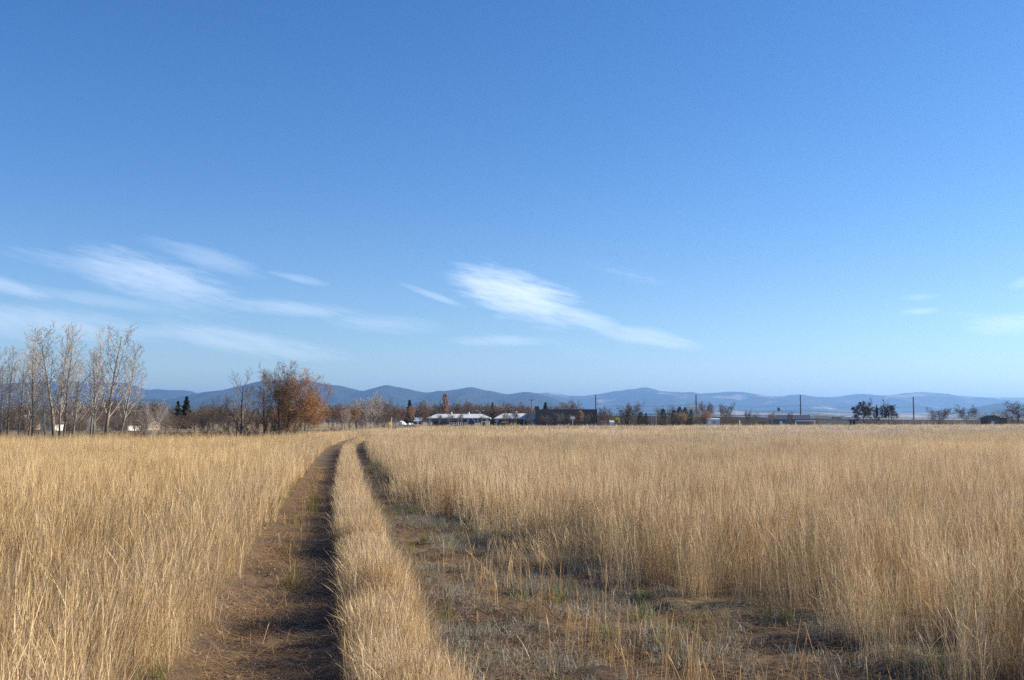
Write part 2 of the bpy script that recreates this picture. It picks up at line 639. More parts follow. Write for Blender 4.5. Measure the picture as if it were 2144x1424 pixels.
def tuft_collection(name, meshes):
    col = bpy.data.collections.new(name)          # never linked to the scene: only a source of blade clumps
    for i, me in enumerate(meshes):
        col.objects.link(bpy.data.objects.new('%s_%02d' % (name, i), me))
    return col


def scatter_group(name, col):
    g = bpy.data.node_groups.new(name, 'GeometryNodeTree')
    g.interface.new_socket('Geometry', in_out='INPUT', socket_type='NodeSocketGeometry')
    g.interface.new_socket('Geometry', in_out='OUTPUT', socket_type='NodeSocketGeometry')
    N, L = g.nodes, g.links
    gi, go = N.new('NodeGroupInput'), N.new('NodeGroupOutput')
    ci = N.new('GeometryNodeCollectionInfo')
    ci.inputs['Collection'].default_value = col
    ci.inputs['Separate Children'].default_value = True
    ci.inputs['Reset Children'].default_value = True
    ip = N.new('GeometryNodeInstanceOnPoints')
    ip.inputs['Pick Instance'].default_value = True

    def named(n, typ):
        a = N.new('GeometryNodeInputNamedAttribute')
        a.data_type = typ
        a.inputs['Name'].default_value = n
        return a.outputs['Attribute']
    L.new(gi.outputs[0], ip.inputs['Points'])
    L.new(ci.outputs[0], ip.inputs['Instance'])
    L.new(named('pick', 'INT'), ip.inputs['Instance Index'])
    L.new(named('rot', 'FLOAT_VECTOR'), ip.inputs['Rotation'])
    L.new(named('scl', 'FLOAT_VECTOR'), ip.inputs['Scale'])
    L.new(ip.outputs[0], go.inputs[0])
    return g


def scatter(name, label, cat, col, x, y, hs, ws, tint, lean_x=0.0, lean_v=.06, z=None, rg=rng, lodge=False):
    n = len(x)
    if z is None:
        z = ground_height(x, y) - .01
    me = bpy.data.meshes.new(name)
    me.vertices.add(n)
    me.vertices.foreach_set('co', np.stack([x, y, z], 1).astype(np.float32).ravel())

    def attr(nm, typ, arr, key):
        a = me.attributes.new(nm, typ, 'POINT')
        a.data.foreach_set(key, arr.ravel())
    if lodge:
        pat = np.clip((fbm(x / 1.6 + 40, y / 1.6, 77, 3) - .56) * 6, 0, 1) * .34
        dr = fbm(x / 4.0, y / 4.0, 78, 2) * 12.0
    else:
        pat, dr = np.zeros(n), np.zeros(n)
    # lean in world x after a random spin about z: XYZ euler with rz applied last would spin the lean too, so lean by components
    rz = rg.random(n) * 2 * np.pi
    lx = rg.normal(0, lean_v, n) + lean_x + pat * np.cos(dr)
    ly = rg.normal(0, lean_v, n) + pat * np.sin(dr)
    # R = Rz(rz) * Ry(a) * Rx(b): the tilt is taken in the clump's own frame, rotated so that it points where wanted in the world
    a = lx * np.cos(rz) + ly * np.sin(rz)
    b_ = -(-lx * np.sin(rz) + ly * np.cos(rz))
    attr('rot', 'FLOAT_VECTOR', np.stack([b_, a, rz], 1).astype(np.float32), 'vector')
    attr('scl', 'FLOAT_VECTOR', np.stack([ws, ws, hs], 1).astype(np.float32), 'vector')
    attr('pick', 'INT', rg.integers(0, len(col.objects), n).astype(np.int32), 'value')
    attr('tint', 'FLOAT_COLOR', np.concatenate([tint, np.ones((n, 1))], 1).astype(np.float32), 'color')
    o = link_mesh(name, me)
    md = o.modifiers.new('scatter', 'NODES')
    md.node_group = scatter_group(name + '_nodes', col)
    return tag(o, label, cat, kind='stuff')


def far_limit(x, y):
    """far edge of the tall meadow"""
    px = PW / 2 + x / np.maximum(y, 1) * F
    return np.interp(px, [-400, 0, 520, 600, 690, 760, 850, 1000, 1300, 1700, 2144, 2500], [71, 71, 73, 78, 98, 150, 235, 245, 255, 300, 360, 370])


def field_points(y0, y1, dens, margin=4.0, side=None):
    """random points of the view wedge (with a margin to both sides)"""
    xm = .53 * y1 + margin
    n = int((y1 - y0) * 2 * xm * dens)
    x = rng.uniform(-xm, xm, n)
    y = rng.uniform(y0, y1, n)
    ok = np.abs(x) < .53 * y + margin
    return x[ok], y[ok]


def field_tint(x, y):
    """slow drifts of straw colour over the meadow"""
    n = len(x)
    base = np.ones((n, 3))
    a = fbm(x / 9, y / 22, 4, 3)
    g = np.clip((fbm(x / 26, y / 34, 9, 3) - .47) * 5, 0, 1) * np.clip((y - 26) / 26, 0, 1) * np.clip((x + 2) / 8, 0, 1)
    base *= (.68 + .62 * a)[:, None]
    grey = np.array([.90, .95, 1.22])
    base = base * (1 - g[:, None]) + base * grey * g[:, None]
    gold = np.clip((fbm(x / 5, y / 9, 13, 3) - .45) * 3, 0, 1)[:, None]
    base = base * (1 - .25 * gold) + base * np.array([1.03, .93, .76]) * .25 * gold
    left = np.clip((-x - 1.0 - .16 * y) / 2, 0, 1)[:, None]
    base = base * (1 - left) + base * np.array([1.0, .955, .84]) * left
    base = base * rng.uniform(.8, 1.2, n)[:, None]
    od = rng.random(n)
    base[od < .05] *= np.array([.62, .50, .44])
    base[od > .93] *= np.array([1.22, 1.25, 1.30])
    return np.clip(base, 0, 1.45)


def height_field(x, y):
    h = .70 + .45 * (fbm(x / 3.1, y / 3.1, 30, 3) - .5) + .55 * (fbm(x / .55, y / .55, 31, 2) - .5)
    return np.clip(h, .32, 1.15)


rg2 = np.random.default_rng(3)
near_col = tuft_collection('near_clump', [blades_mesh('clump', STRAW, 98, .19, .76, .34, .0021, .10, .20, 2.5, rg2, 7, .34) for _ in range(12)])
mid_col = tuft_collection('mid_clump', [blades_mesh('clump', STRAW, 58, .22, .77, .32, .0046, .10, .17, 2.0, rg2, 4, .30) for _ in range(10)])
far_col = tuft_collection('far_clump', [blades_mesh('clump', STRAW, 84, .70, .80, .36, .015, .10, .16, 1.6, rg2, 2, .2) for _ in range(6)])
vfar_col = tuft_collection('distant_clump', [blades_mesh('clump', STRAW, 120, 2.2, .80, .38, .036, .10, .14, 1.3, rg2, 2, .2) for _ in range(5)])


def keep_tall(x, y, r):
    inl, ins, inr = lane_info(x, y)
    lane = np.maximum(inl, inr)
    rlim = np.where(y < 26, .45, -r)
    return (inl < -r) & (inr < np.where(x > strip_left(y) + STRIP_W + .6, rlim, -r)) & (y < far_limit(x, y))


def split_sides(x, y):
    s = strip_left(y)
    left = x < s - LANE_W * .5
    strip = (x > s - .3) & (x < s + STRIP_W + .12)
    return left, strip & ~left, ~(left | strip)


SETS = []
for (y0, y1, dens, col, r, wsc) in ((3.2, 15.5, 17, near_col, .10, 1.0), (13, 62, 13, mid_col, .11, 1.0), (58, 142, 1.9, far_col, 1.5, 1.0), (134, 372, .27, vfar_col, 4.0, 1.0)):
    x, y = field_points(y0, y1, dens)
    # soft hand-over between the detail rings
    edge = np.clip((y - y0) / (2.5 if y0 > 4 and y0 < 40 else 6 if y0 > 40 else .01), 0, 1) * np.clip((y1 - y) / (2.5 if y1 < 40 else 6), 0, 1)
    k = keep_tall(x, y, r * .55) & (rng.random(len(x)) < np.sqrt(edge))
    SETS.append((x[k], y[k], col))

ex, ey = [], []
for (y0, y1, dens) in ((3.2, 15.5, 34), (13, 62, 20)):
    n_ = int((y1 - y0) * dens)
    yy = rng.uniform(y0, y1, n_)
    ex.append(strip_left(yy) + rng.uniform(.06, STRIP_W - .04, n_))
    ey.append(yy)
yy = rng.uniform(58, 185, 9500)
xx = strip_left(yy) + rng.uniform(-3.6, 3.6, 9500)
kk = keep_tall(xx, yy, .12)
SETS.append((xx[kk], yy[kk], mid_col))
SETS.append((ex[0], ey[0], near_col))
SETS.append((ex[1], ey[1], mid_col))
names = {0: ('tall_grass', 'tall golden dry grass of the meadow left of the wheel tracks'),
         1: ('tall_grass', 'narrow strip of tall dry grass between the two wheel tracks'),
         2: ('tall_grass', 'tall pale dry grass of the wide meadow right of the tracks')}
for (x, y, col) in SETS:
    sides = split_sides(x, y)
    for si, mask in enumerate(sides):
        if not mask.any():
            continue
        xs, ys = x[mask], y[mask]
        hgt = height_field(xs, ys)
        inl_, ins_, inr_ = lane_info(xs, ys)
        edge = np.clip(-np.maximum(inl_, inr_) / .35, 0, 1) if si != 2 else np.ones(len(xs))
        if si == 1:
            hgt = hgt * .54 * (.72 + .56 * fbm(xs * 3, ys * 1.3, 66, 2)) * (.70 + .30 * np.clip(ins_ / .2, 0, 1))
        else:
            hgt = hgt * (.72 + .28 * edge)
        if si == 2:
            hgt = hgt * .95
        if si == 2:
            d_e = -np.maximum(inl_, inr_)
            mw = np.interp(ys, [6, 9, 12, 20, 35], [1.5, 1.3, 1.0, .5, .2])
            g_ = np.clip((d_e + .3 * (ys < 26)) / mw, 0, 1)
            hgt = hgt * (.6 + .5 * g_)
            kk = rng.random(len(xs)) < .05 + .95 * g_ ** 1.15
            xs, ys, hgt = xs[kk], ys[kk], hgt[kk]
        hgt = hgt * np.interp(ys, [60, 140], [1.0, .80])
        tint = field_tint(xs, ys)
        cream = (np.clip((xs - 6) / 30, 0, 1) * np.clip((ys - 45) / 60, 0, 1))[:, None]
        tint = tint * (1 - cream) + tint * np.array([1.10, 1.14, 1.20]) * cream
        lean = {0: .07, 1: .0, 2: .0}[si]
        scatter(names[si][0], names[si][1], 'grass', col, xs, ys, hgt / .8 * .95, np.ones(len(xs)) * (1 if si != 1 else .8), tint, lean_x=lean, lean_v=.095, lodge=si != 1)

# low growth in the tracks -----------------------------------------------------
frost_col = tuft_collection('frost_tuft', [blades_mesh('tuft', FROST, 60, .12, .085, .5, .0034, .6, .7, 0, rg2, 3, .5) for _ in range(6)])
green_col = tuft_collection('green_tuft', [blades_mesh('tuft', GREEN, 70, .085, .15, .45, .0034, .45, .5, 0, rg2, 4, .5) for _ in range(6)])
stalk_col = tuft_collection('stalk_tuft', [blades_mesh('tuft', STRAW, 9, .11, .33, .5, .0030, .16, .14, 3.0, rg2, 6, .3) for _ in range(8)])
litter_col = tuft_collection('litter_tuft', [blades_mesh('tuft', STRAW, 16, .20, .22, .6, .0030, 1.45, .05, 0, rg2, 3, .2, flat=True) for _ in range(6)])

x, y = field_points(4.5, 45, 55, 1.0)
inl, ins, inr = lane_info(x, y)
wear = fbm(x * 1.3, y * 1.0, 40, 3)
ruts = np.exp(-((x - (strip_left(y) + STRIP_W + .38 + np.clip(14 - y, 0, 9) * .16)) / .22) ** 2)
k = (inr > -.3) & (rng.random(len(x)) < np.clip(1.1 - ruts * 1.0, 0, 1) * np.clip((wear - .36) * 6, .22, 1) * np.clip(1.3 - y / 50, .15, 1))
xf, yf = x[k], y[k]
n = len(xf)
scatter('short_grass', 'short frosted grass tufts in the shaded right track', 'grass', frost_col, xf, yf, rng.uniform(.5, 1.5, n), rng.uniform(.8, 1.5, n), np.ones((n, 3)) * rng.uniform(.75, 1.2, n)[:, None], lean_v=.15)

x, y = field_points(4.5, 40, 9, 1.0)
inl, ins, inr = lane_info(x, y)
lane = np.maximum(inl, inr)
edgey = np.exp(-(lane / .12) ** 2)
wear = fbm(x * 1.6, y * 1.2, 50, 3)
pr = edgey * .7 * (wear > .42) * np.where((inl > -.3) & (x > strip_left(y) - .4) & (x < strip_left(y) + .3), 0.0, 1.0) + (inr > .05) * np.clip((wear - .54) * 6, 0, .8) + (inl > .1) * (np.abs(x - strip_left(y) + .62) < .17) * .14
k = rng.random(len(x)) < pr
n = k.sum()
scatter('green_grass', 'low green and yellowing grass tufts along the track edges', 'grass', green_col, x[k], y[k], rng.uniform(.5, 1.5, n), rng.uniform(.7, 1.5, n), np.stack([rng.uniform(.8, 1.5, n), rng.uniform(.8, 1.2, n), rng.uniform(.7, 1.1, n)], 1), lean_v=.12)

x, y = field_points(4.5, 34, 18, 1.0)
inl, ins, inr = lane_info(x, y)
sl = strip_left(y)
wear = fbm(x * 1.1, y * .9, 60, 3)
mid = np.exp(-((x - (sl + STRIP_W + 1.05 + np.clip(9 - y, 0, 4) * .25)) / .42) ** 2) * (y < 13)
pr = (inr > .0) * (mid * .95 * np.clip((wear - .25) * 4, 0, 1) + np.clip((.35 - inr) / .35, 0, 1) * .35 * (x > sl + 1.2)) + (inl > 0) * np.exp(-((x - sl + .62) / .10) ** 2) * .8 * np.clip((wear - .25) * 5, 0, 1)
k = rng.random(len(x)) < pr
n = k.sum()
scatter('grass_stalks', 'sparse upright dry seed stalks growing in the tracks', 'grass', stalk_col, x[k], y[k], np.where(inl[k] > 0, .62, 1.0) * rng.uniform(.6, 1.25, n), rng.uniform(.8, 1.3, n), np.array([1.0, .88, .74]) * rng.uniform(.75, 1.1, n)[:, None], lean_v=.1)

x, y = field_points(4.5, 40, 95, 1.0)
inl, ins, inr = lane_info(x, y)
sl = strip_left(y)
pr = (inl > 0) * np.where(x < sl - .40, 1.3, .35) + (inr > 0) * .75
k = rng.random(len(x)) < pr * np.clip((fbm(x * 2, y * 1.5, 70, 3) - .25) * 4, .25, 1)
n = k.sum()
scatter('straw_litter', 'loose flattened straw lying on the bare soil', 'straw', litter_col, x[k], y[k], rng.uniform(.5, 1.2, n), rng.uniform(.7, 1.3, n), np.array([.90, .76, .60]) * rng.uniform(.55, 1.15, n)[:, None], z=ground_height(x[k], y[k]) + .006, lean_v=.02)

# pebbles on the left track
PEB = material('pebble_stone', (.15, .105, .075), .9, col2=(.30, .23, .17), scale=9)
mb = MB()
npb = 0
while npb < 2600:
    y_ = random.uniform(5.2, 17) ** 1.0
    s_ = float(strip_left(np.array([y_]))[0])
    x_ = s_ - random.uniform(.05, LANE_W) if random.random() < .8 else s_ + STRIP_W + random.uniform(0, 1.6)
    r_ = min(.028, .004 + random.expovariate(1 / .004))
    z_ = float(ground_height(np.array([x_]), np.array([y_]))[0])
    i = len(mb.v)
    k = 6
    for lvl, (rr, zz) in enumerate(((1.0, -.2), (.85, .5))):
        for s in range(k):
            a_ = 2 * math.pi * s / k + lvl * .4
            q = rr * r_ * random.uniform(.75, 1.2)
            mb.v.append((x_ + q * math.cos(a_), y_ + q * math.sin(a_), z_ + zz * r_))
    mb.v.append((x_, y_, z_ + r_ * .72))
    for s in range(k):
        s2 = (s + 1) % k
        mb.f.append((i + s, i + s2, i + k + s2, i + k + s))
        mb.f.append((i + k + s, i + k + s2, i + 2 * k))
    npb += 1
tag(mb.build('pebbles', PEB), 'scattered small pebbles and clods on the dirt tracks', 'pebbles', kind='stuff')

# ------------------------------------------------------------------ trees
BARK_PALE = material('pale_aspen_bark', (.36, .32, .27), .85, col2=(.15, .125, .10), scale=1.6)
_t = BARK_PALE.node_tree                      # old furrowed bark at the foot of the stem is dark
_b = next(n for n in _t.nodes if n.type == 'BSDF_PRINCIPLED')
_src = _b.inputs['Base Color'].links[0].from_socket
_x = _t.nodes.new('ShaderNodeMix')
_x.data_type = 'RGBA'
_tc = _t.nodes.new('ShaderNodeTexCoord')
_sp = _t.nodes.new('ShaderNodeSeparateXYZ')
_t.links.new(_tc.outputs['Object'], _sp.inputs[0])
_mr = _t.nodes.new('ShaderNodeMapRange')
_mr.inputs[1].default_value, _mr.inputs[2].default_value = .06, .30
_t.links.new(_sp.outputs[2], _mr.inputs[0])
_t.links.new(_mr.outputs[0], _x.inputs[0])
_x.inputs[6].default_value = (.065, .052, .043, 1)
_t.links.new(_src, _x.inputs[7])
_t.links.new(_x.outputs[2], _b.inputs['Base Color'])
BARK_DARK = material('dark_bark', (.075, .058, .046), .95, var=.35, scale=4)
BARK_GREY = material('grey_bark', (.15, .125, .10), .95, var=.3, scale=3)
TWIG_PALE = material('pale_twigs', (.37, .33, .28), .9, var=.25, scale=.8)
TWIG_GREY = material('grey_twigs', (.165, .135, .11), .9, var=.25, scale=.8)
TWIG_BROWN = material('brown_twigs', (.145, .097, .07), .9, var=.25, scale=.8)
TWIG_RED = material('red_brown_twigs', (.12, .070, .062), .9, var=.25, scale=.8)


def leaf_material(name, c1, c2, c3, scale=2.0):
    m = bpy.data.materials.new(name)
    m.use_nodes = True
    t = NT(m.node_tree)
    tcn = t.n('ShaderNodeTexCoord')
    f1 = t.noise(tcn.outputs['Object'], scale, 3, .6)
    wn = t.n('ShaderNodeAttribute', attribute_name='shade')
    col = t.mix(wn.outputs['Fac'], c1, c2)
    col = t.mix(t.ramp(f1, .45, .7), col, c3)
    d = t.n('ShaderNodeBsdfDiffuse')
    t.link(col, d.inputs[0])
    tr = t.n('ShaderNodeBsdfTranslucent')
    t.link(col, tr.inputs[0])
    mx = t.n('ShaderNodeMixShader')
    mx.inputs[0].default_value = .35
    t.link(d.outputs[0], mx.inputs[1])
    t.link(tr.outputs[0], mx.inputs[2])
    o = t.n('ShaderNodeOutputMaterial')
    t.link(mx.outputs[0], o.inputs[0])
    return m


LEAF_ORANGE = leaf_material('orange_autumn_leaves', (.40, .21, .095), (.53, .33, .16), (.34, .19, .10))
LEAF_BROWN = leaf_material('brown_autumn_leaves', (.14, .078, .046), (.20, .12, .068), (.10, .062, .042))
LEAF_DARK = leaf_material('dark_withered_leaves', (.070, .045, .034), (.10, .065, .045), (.055, .042, .034))
NEEDLE = leaf_material('conifer_needles', (.030, .042, .024), (.046, .060, .032), (.022, .032, .020), .7)
NEEDLE_J = leaf_material('juniper_needles', (.040, .048, .030), (.060, .066, .040), (.05, .042, .028), .7)


def unit(v):
    return v / (np.linalg.norm(v) + 1e-9)


class Tree:
    """recursive branching; levels 0 (trunk), 1 limbs, 2.. twigs"""
    def __init__(self, seed, P):
        self.r = random.Random(seed)
        self.P = P
        self.trunk, self.wood = MB(), MB()
        self.leaves = []
        self.grow(Vector((0, 0, -.1)), Vector(P.get('dir', (0, 0, 1))).normalized(), 1.0, P['r0'], 0)

    def grow(self, p, d, L, r, lvl):
        P, R = self.P, self.r
        seg = P['seg'][lvl]
        wob, trop = P['wob'][lvl], P['trop'][lvl]
        pts, rad, dirs = [p.copy()], [r], [d.copy()]
        tip = P['tip'][lvl]
        for i in range(seg):
            d = (d + Vector((R.gauss(0, wob), R.gauss(0, wob), R.gauss(0, wob) + trop))).normalized()
            p = p + d * (L / seg)
            pts.append(p.copy())
            dirs.append(d.copy())
            rad.append(r * (1 - (1 - tip) * (i + 1) / seg))
        tgt = self.trunk if lvl == 0 else self.wood
        tgt.tube(pts, rad, P['sides'][lvl], cap=False)
        last = lvl == len(P['n']) - 1
        if P.get('leaf') and lvl >= P['leaf_lvl']:
            for _ in range(P['leaf']):
                k = R.randrange(1, len(pts))
                self.leaves.append(pts[k] + Vector((R.gauss(0, 1), R.gauss(0, 1), R.gauss(0, 1))) * P['leaf_sp'])
        if last:
            return
        n = P['n'][lvl]
        n = max(1, int(n * R.uniform(.8, 1.2) + .5))
        t0 = P['t0'][lvl]
        for c in range(n):
            t = t0 + (1 - t0) * ((c + R.random()) / n)
            f = t * seg
            k = min(int(f), seg - 1)
            q = pts[k].lerp(pts[k + 1], f - k)
            dd = dirs[k + 1]
            a = math.radians(P['ang'][lvl]) * R.uniform(.7, 1.25)
            azm = R.uniform(0, 2 * math.pi) if lvl else c * 2.399 + R.uniform(-.5, .5)
            o = dd.orthogonal().normalized()
            o = Matrix.Rotation(azm, 3, dd) @ o
            nd = dd * math.cos(a) + o * math.sin(a)
            sh = P['shape'][lvl](t)
            self.grow(q, nd, L * P['ratio'][lvl] * sh * R.uniform(.7, 1.2), max(P['rmin'], (r * (1 - (1 - tip) * t)) * P['rr'][lvl]), lvl + 1)

    def meshes(self, bark, twig, leafmat=None, leaf_size=.05):
        ms = [('trunk', self.trunk.mesh('trunk', bark, True)), ('crown', self.wood.mesh('crown', twig))]
        if self.leaves and leafmat:
            ms.append(('foliage', leaf_mesh(self.leaves, leaf_size, leafmat, self.r)))
        return ms


def leaf_mesh(pos, size, mat, R):
    n = len(pos)
    g = np.random.default_rng(R.randrange(10 ** 6))
    p = np.array([tuple(q) for q in pos])
    a = g.normal(size=(n, 3))
    a /= np.linalg.norm(a, axis=1)[:, None]
    b_ = np.cross(a, g.normal(size=(n, 3)))
    b_ /= np.linalg.norm(b_, axis=1)[:, None]
    s = (size * g.uniform(.6, 1.4, n))[:, None]
    V = np.stack([p - a * s, p + b_ * s * .62, p + a * s, p - b_ * s * .62], 1).reshape(-1, 3)
    me = bpy.data.meshes.new('foliage')
    me.from_pydata(V.tolist(), [], np.arange(n * 4).reshape(n, 4).tolist())
    at2 = me.attributes.new('shade', 'FLOAT', 'POINT')
    at2.data.foreach_set('value', np.repeat(g.random(n), 4).astype(np.float32))
    me.materials.append(mat)
    return me


one = lambda t: 1.0
ASPEN = dict(r0=.0098, n=[28, 7, 5, 1], seg=[10, 5, 3, 2], wob=[.03, .06, .10, .2], trop=[.05, .12, .10, .05], tip=[.15, .3, .4, .5],
             sides=[7, 4, 3, 3], t0=[.30, .15, .1], ang=[27, 28, 34], ratio=[.34, .42, .48], rr=[.40, .5, .6], rmin=.0008,
             shape=[lambda t: 1.15 - .78 * t, lambda t: 1.1 - .6 * t, one])
ROUND = dict(r0=.035, n=[10, 8, 7, 5, 1], seg=[4, 6, 4, 2, 2], wob=[.05, .10, .13, .16, .2], trop=[.05, .06, .05, .03, .02], tip=[.55, .25, .35, .5, .6],
             sides=[7, 5, 4, 3, 3], t0=[.22, .22, .2, .15], ang=[40, 38, 40, 42], ratio=[1.15, .50, .5, .55], rr=[.5, .5, .55, .6], rmin=.0024,
             shape=[lambda t: 1.0 - .25 * t, lambda t: 1.15 - .5 * t, lambda t: 1.1 - .4 * t, one])
DARKBARE = dict(r0=.030, n=[11, 8, 6, 1], seg=[9, 6, 3, 2], wob=[.05, .12, .16, .2], trop=[.04, .10, .08, .05], tip=[.2, .25, .4, .5],
                sides=[7, 5, 4, 3], t0=[.22, .2, .2], ang=[46, 38, 40], ratio=[.46, .42, .45], rr=[.58, .55, .6], rmin=.0017,
                shape=[lambda t: 1.15 - .55 * t, one, one])
SHRUB = dict(r0=.008, n=[2, 9, 7, 5, 1], seg=[2, 6, 3, 2, 2], wob=[.04, .08, .13, .16, .2], trop=[.02, .07, .06, .03, .02], tip=[.7, .3, .4, .5, .6],
             sides=[5, 4, 3, 3, 3], t0=[.3, .15, .15, .15], ang=[20, 27, 32, 36], ratio=[1.6, .42, .5, .5], rr=[.8, .5, .6, .7], rmin=.0018,
             shape=[one, lambda t: 1.1 - .6 * t, one, one])


def fit(meshes):
    """normalise to height 1, return (parts, width)"""
    mx, xs = 0, [1e9, -1e9]
    for _, me in meshes:
        co = np.empty(len(me.vertices) * 3)
        me.vertices.foreach_get('co', co)
        co = co.reshape(-1, 3)
        if len(co):
            mx = max(mx, co[:, 2].max())
            xs = [min(xs[0], np.percentile(co[:, 0], 1)), max(xs[1], np.percentile(co[:, 0], 99))]
    for _, me in meshes:
        me.transform(Matrix.Scale(1 / mx, 4))
    return meshes, (xs[1] - xs[0]) / mx


def multi(seed, P, k, bark, twig, leafmat=None, leaf_size=.05, spread=.3):
    """several stems from one root"""
    R = random.Random(seed)
    T, W, Lv = MB(), MB(), []
    for s in range(k):
        Q = dict(P)
        a_ = 2 * math.pi * s / k + R.uniform(-.4, .4)
        sp_ = spread * R.uniform(.3, 1.2)
        Q['dir'] = (sp_ * math.cos(a_), sp_ * math.sin(a_), 1)
        tr = Tree(R.randrange(10 ** 6), Q)
        sc_ = R.uniform(.65, 1.0)
        off = Vector((.05 * math.cos(a_), .05 * math.sin(a_), 0))
        for src, dst in ((tr.trunk, T), (tr.wood, W)):
            i = len(dst.v)
            dst.v += [(q[0] * sc_ + off.x, q[1] * sc_ + off.y, q[2] * sc_) for q in src.v]
            dst.f += [tuple(i + j for j in f) for f in src.f]
        Lv += [q * sc_ + off for q in tr.leaves]
    ms = [('trunk', T.mesh('trunk', bark, True)), ('crown', W.mesh('crown', twig))]
    if Lv and leafmat:
        ms.append(('foliage', leaf_mesh(Lv, leaf_size, leafmat, R)))
    return fit(ms)


def conifer(seed, mat, wide=.22, round_=False):
    R = random.Random(seed)
    T, Lv = MB(), []
    T.tube([(0, 0, -.02), (0, 0, .5), (0, 0, 1.0)], [.02, .012, .002], 6, cap=False)
    for i in range(1500):
        z = R.uniform(.06, 1.0)
        if round_:
            rr = wide * math.sqrt(max(0, 1 - ((z - .45) / .56) ** 2))
        else:
            rr = wide * (1 - z) ** .85 * (.75 + .35 * math.sin(z * 46 + R.uniform(-.4, .4)))
        a_ = R.uniform(0, 6.283)
        q = rr * R.uniform(.45, 1.08) * (1 + .2 * math.sin(3 * a_ + seed))
        Lv.append(Vector((q * math.cos(a_), q * math.sin(a_), z - q * .18)))
    return fit([('trunk', T.mesh('trunk', BARK_DARK, True)), ('foliage', leaf_mesh(Lv, .036, mat, R))])


def leafy(P, leaf, sp, lvl):
    Q = dict(P)
    Q.update(leaf=leaf, leaf_sp=sp, leaf_lvl=lvl)
    return Q


def far_twigs(P, rmin):
    Q = dict(P)
    Q['rmin'] = rmin
    return Q


KINDS = {}
KINDS['aspen'] = [fit(Tree(s, ASPEN).meshes(BARK_PALE, TWIG_PALE)) for s in (101, 102, 103, 104, 105, 106)]
KINDS['round'] = [fit(Tree(s, far_twigs(ROUND, .0040)).meshes(BARK_GREY, TWIG_GREY)) for s in (201, 202, 203, 204)]
KINDS['round_pale'] = [fit(Tree(s, far_twigs(ROUND, .0036)).meshes(BARK_GREY, TWIG_PALE)) for s in (211, 212)]
KINDS['round_brown'] = [fit(Tree(s, far_twigs(leafy(ROUND, 1, .014, 4), .0032)).meshes(BARK_DARK, TWIG_BROWN, LEAF_BROWN, .016)) for s in (221, 222, 223)]
KINDS['round_orange'] = [fit(Tree(s, leafy(ROUND, 2, .016, 4)).meshes(BARK_GREY, TWIG_BROWN, LEAF_ORANGE, .016)) for s in (231, 232, 233)]
KINDS['dark_leaf'] = [fit(Tree(s, far_twigs(leafy(dict(ROUND, wob=[.05, .16, .2, .2, .2], ang=[44, 46, 44, 42]), 3, .014, 4), .0034)).meshes(BARK_DARK, BARK_DARK, LEAF_DARK, .022)) for s in (241, 242, 243)]
KINDS['dark_bare'] = [fit(Tree(s, DARKBARE).meshes(BARK_DARK, BARK_GREY)) for s in (251, 252)]
KINDS['poplar'] = [fit(Tree(s, far_twigs(leafy(ASPEN, 2, .010, 3), .0022)).meshes(BARK_GREY, TWIG_BROWN, LEAF_ORANGE, .012)) for s in (261, 262)]
KINDS['pale_shrub'] = [multi(s, far_twigs(SHRUB, .0016), 7, BARK_PALE, TWIG_PALE, spread=.28) for s in (301, 302)]
KINDS['grey_shrub'] = [multi(s, far_twigs(SHRUB, .0026), 8, BARK_GREY, TWIG_GREY, spread=.42) for s in (311, 312)]
KINDS['brown_shrub'] = [multi(s, far_twigs(SHRUB, .0030), 6, BARK_DARK, TWIG_BROWN, spread=.5) for s in (321, 322, 323)]
KINDS['red_shrub'] = [multi(s, far_twigs(SHRUB, .0045), 7, TWIG_RED, TWIG_RED, spread=.7) for s in (331, 332)]
KINDS['orange_multi'] = [multi(s, leafy(SHRUB, 4, .02, 4), 6, BARK_GREY, TWIG_BROWN, LEAF_ORANGE, .0125, .34) for s in (341, 342)]
KINDS['cottonwood'] = [multi(351, leafy(dict(ROUND, r0=.028), 1, .014, 4), 2, BARK_DARK, BARK_GREY, LEAF_ORANGE, .0075, .25)]
KINDS['conifer'] = [conifer(s, NEEDLE) for s in (401, 402)]
KINDS['juniper'] = [conifer(s, NEEDLE_J, .42, True) for s in (411, 412)]
CNT = {}


def plant(kind, px, topy, Y, label, wpx=None, name=None, cat='tree', group=None, lean=0.0, variant=None, base_z=0.0):
    vs = KINDS[kind]
    i = CNT.get(kind, 0)
    CNT[kind] = i + 1
    parts, wd = vs[(i if variant is None else variant) % len(vs)]
    h = zat(topy, Y) - base_z
    o = thing(name or {'conifer': 'conifer_tree', 'juniper': 'juniper'}.get(kind, 'tree' if 'shrub' not in kind else 'shrub'), label, cat, (at(px, Y), Y, base_z), (i * 2.4 + len(kind)) % 6.28, group)
    sx = h if wpx is None else (wpx / F * Y) / wd
    sx = min(max(sx, h * .3), h * 1.9)
    o.scale = (sx, sx, h)
    if lean:
        # lean towards +x whatever the spin
        o.rotation_mode = 'QUATERNION'
        o.rotation_quaternion = Matrix.Rotation(lean, 3, 'Y').to_quaternion() @ Matrix.Rotation((i * 2.4) % 6.28, 3, 'Z').to_quaternion()
    for nm, me in parts:
        link_mesh(nm, me, o)
    return o


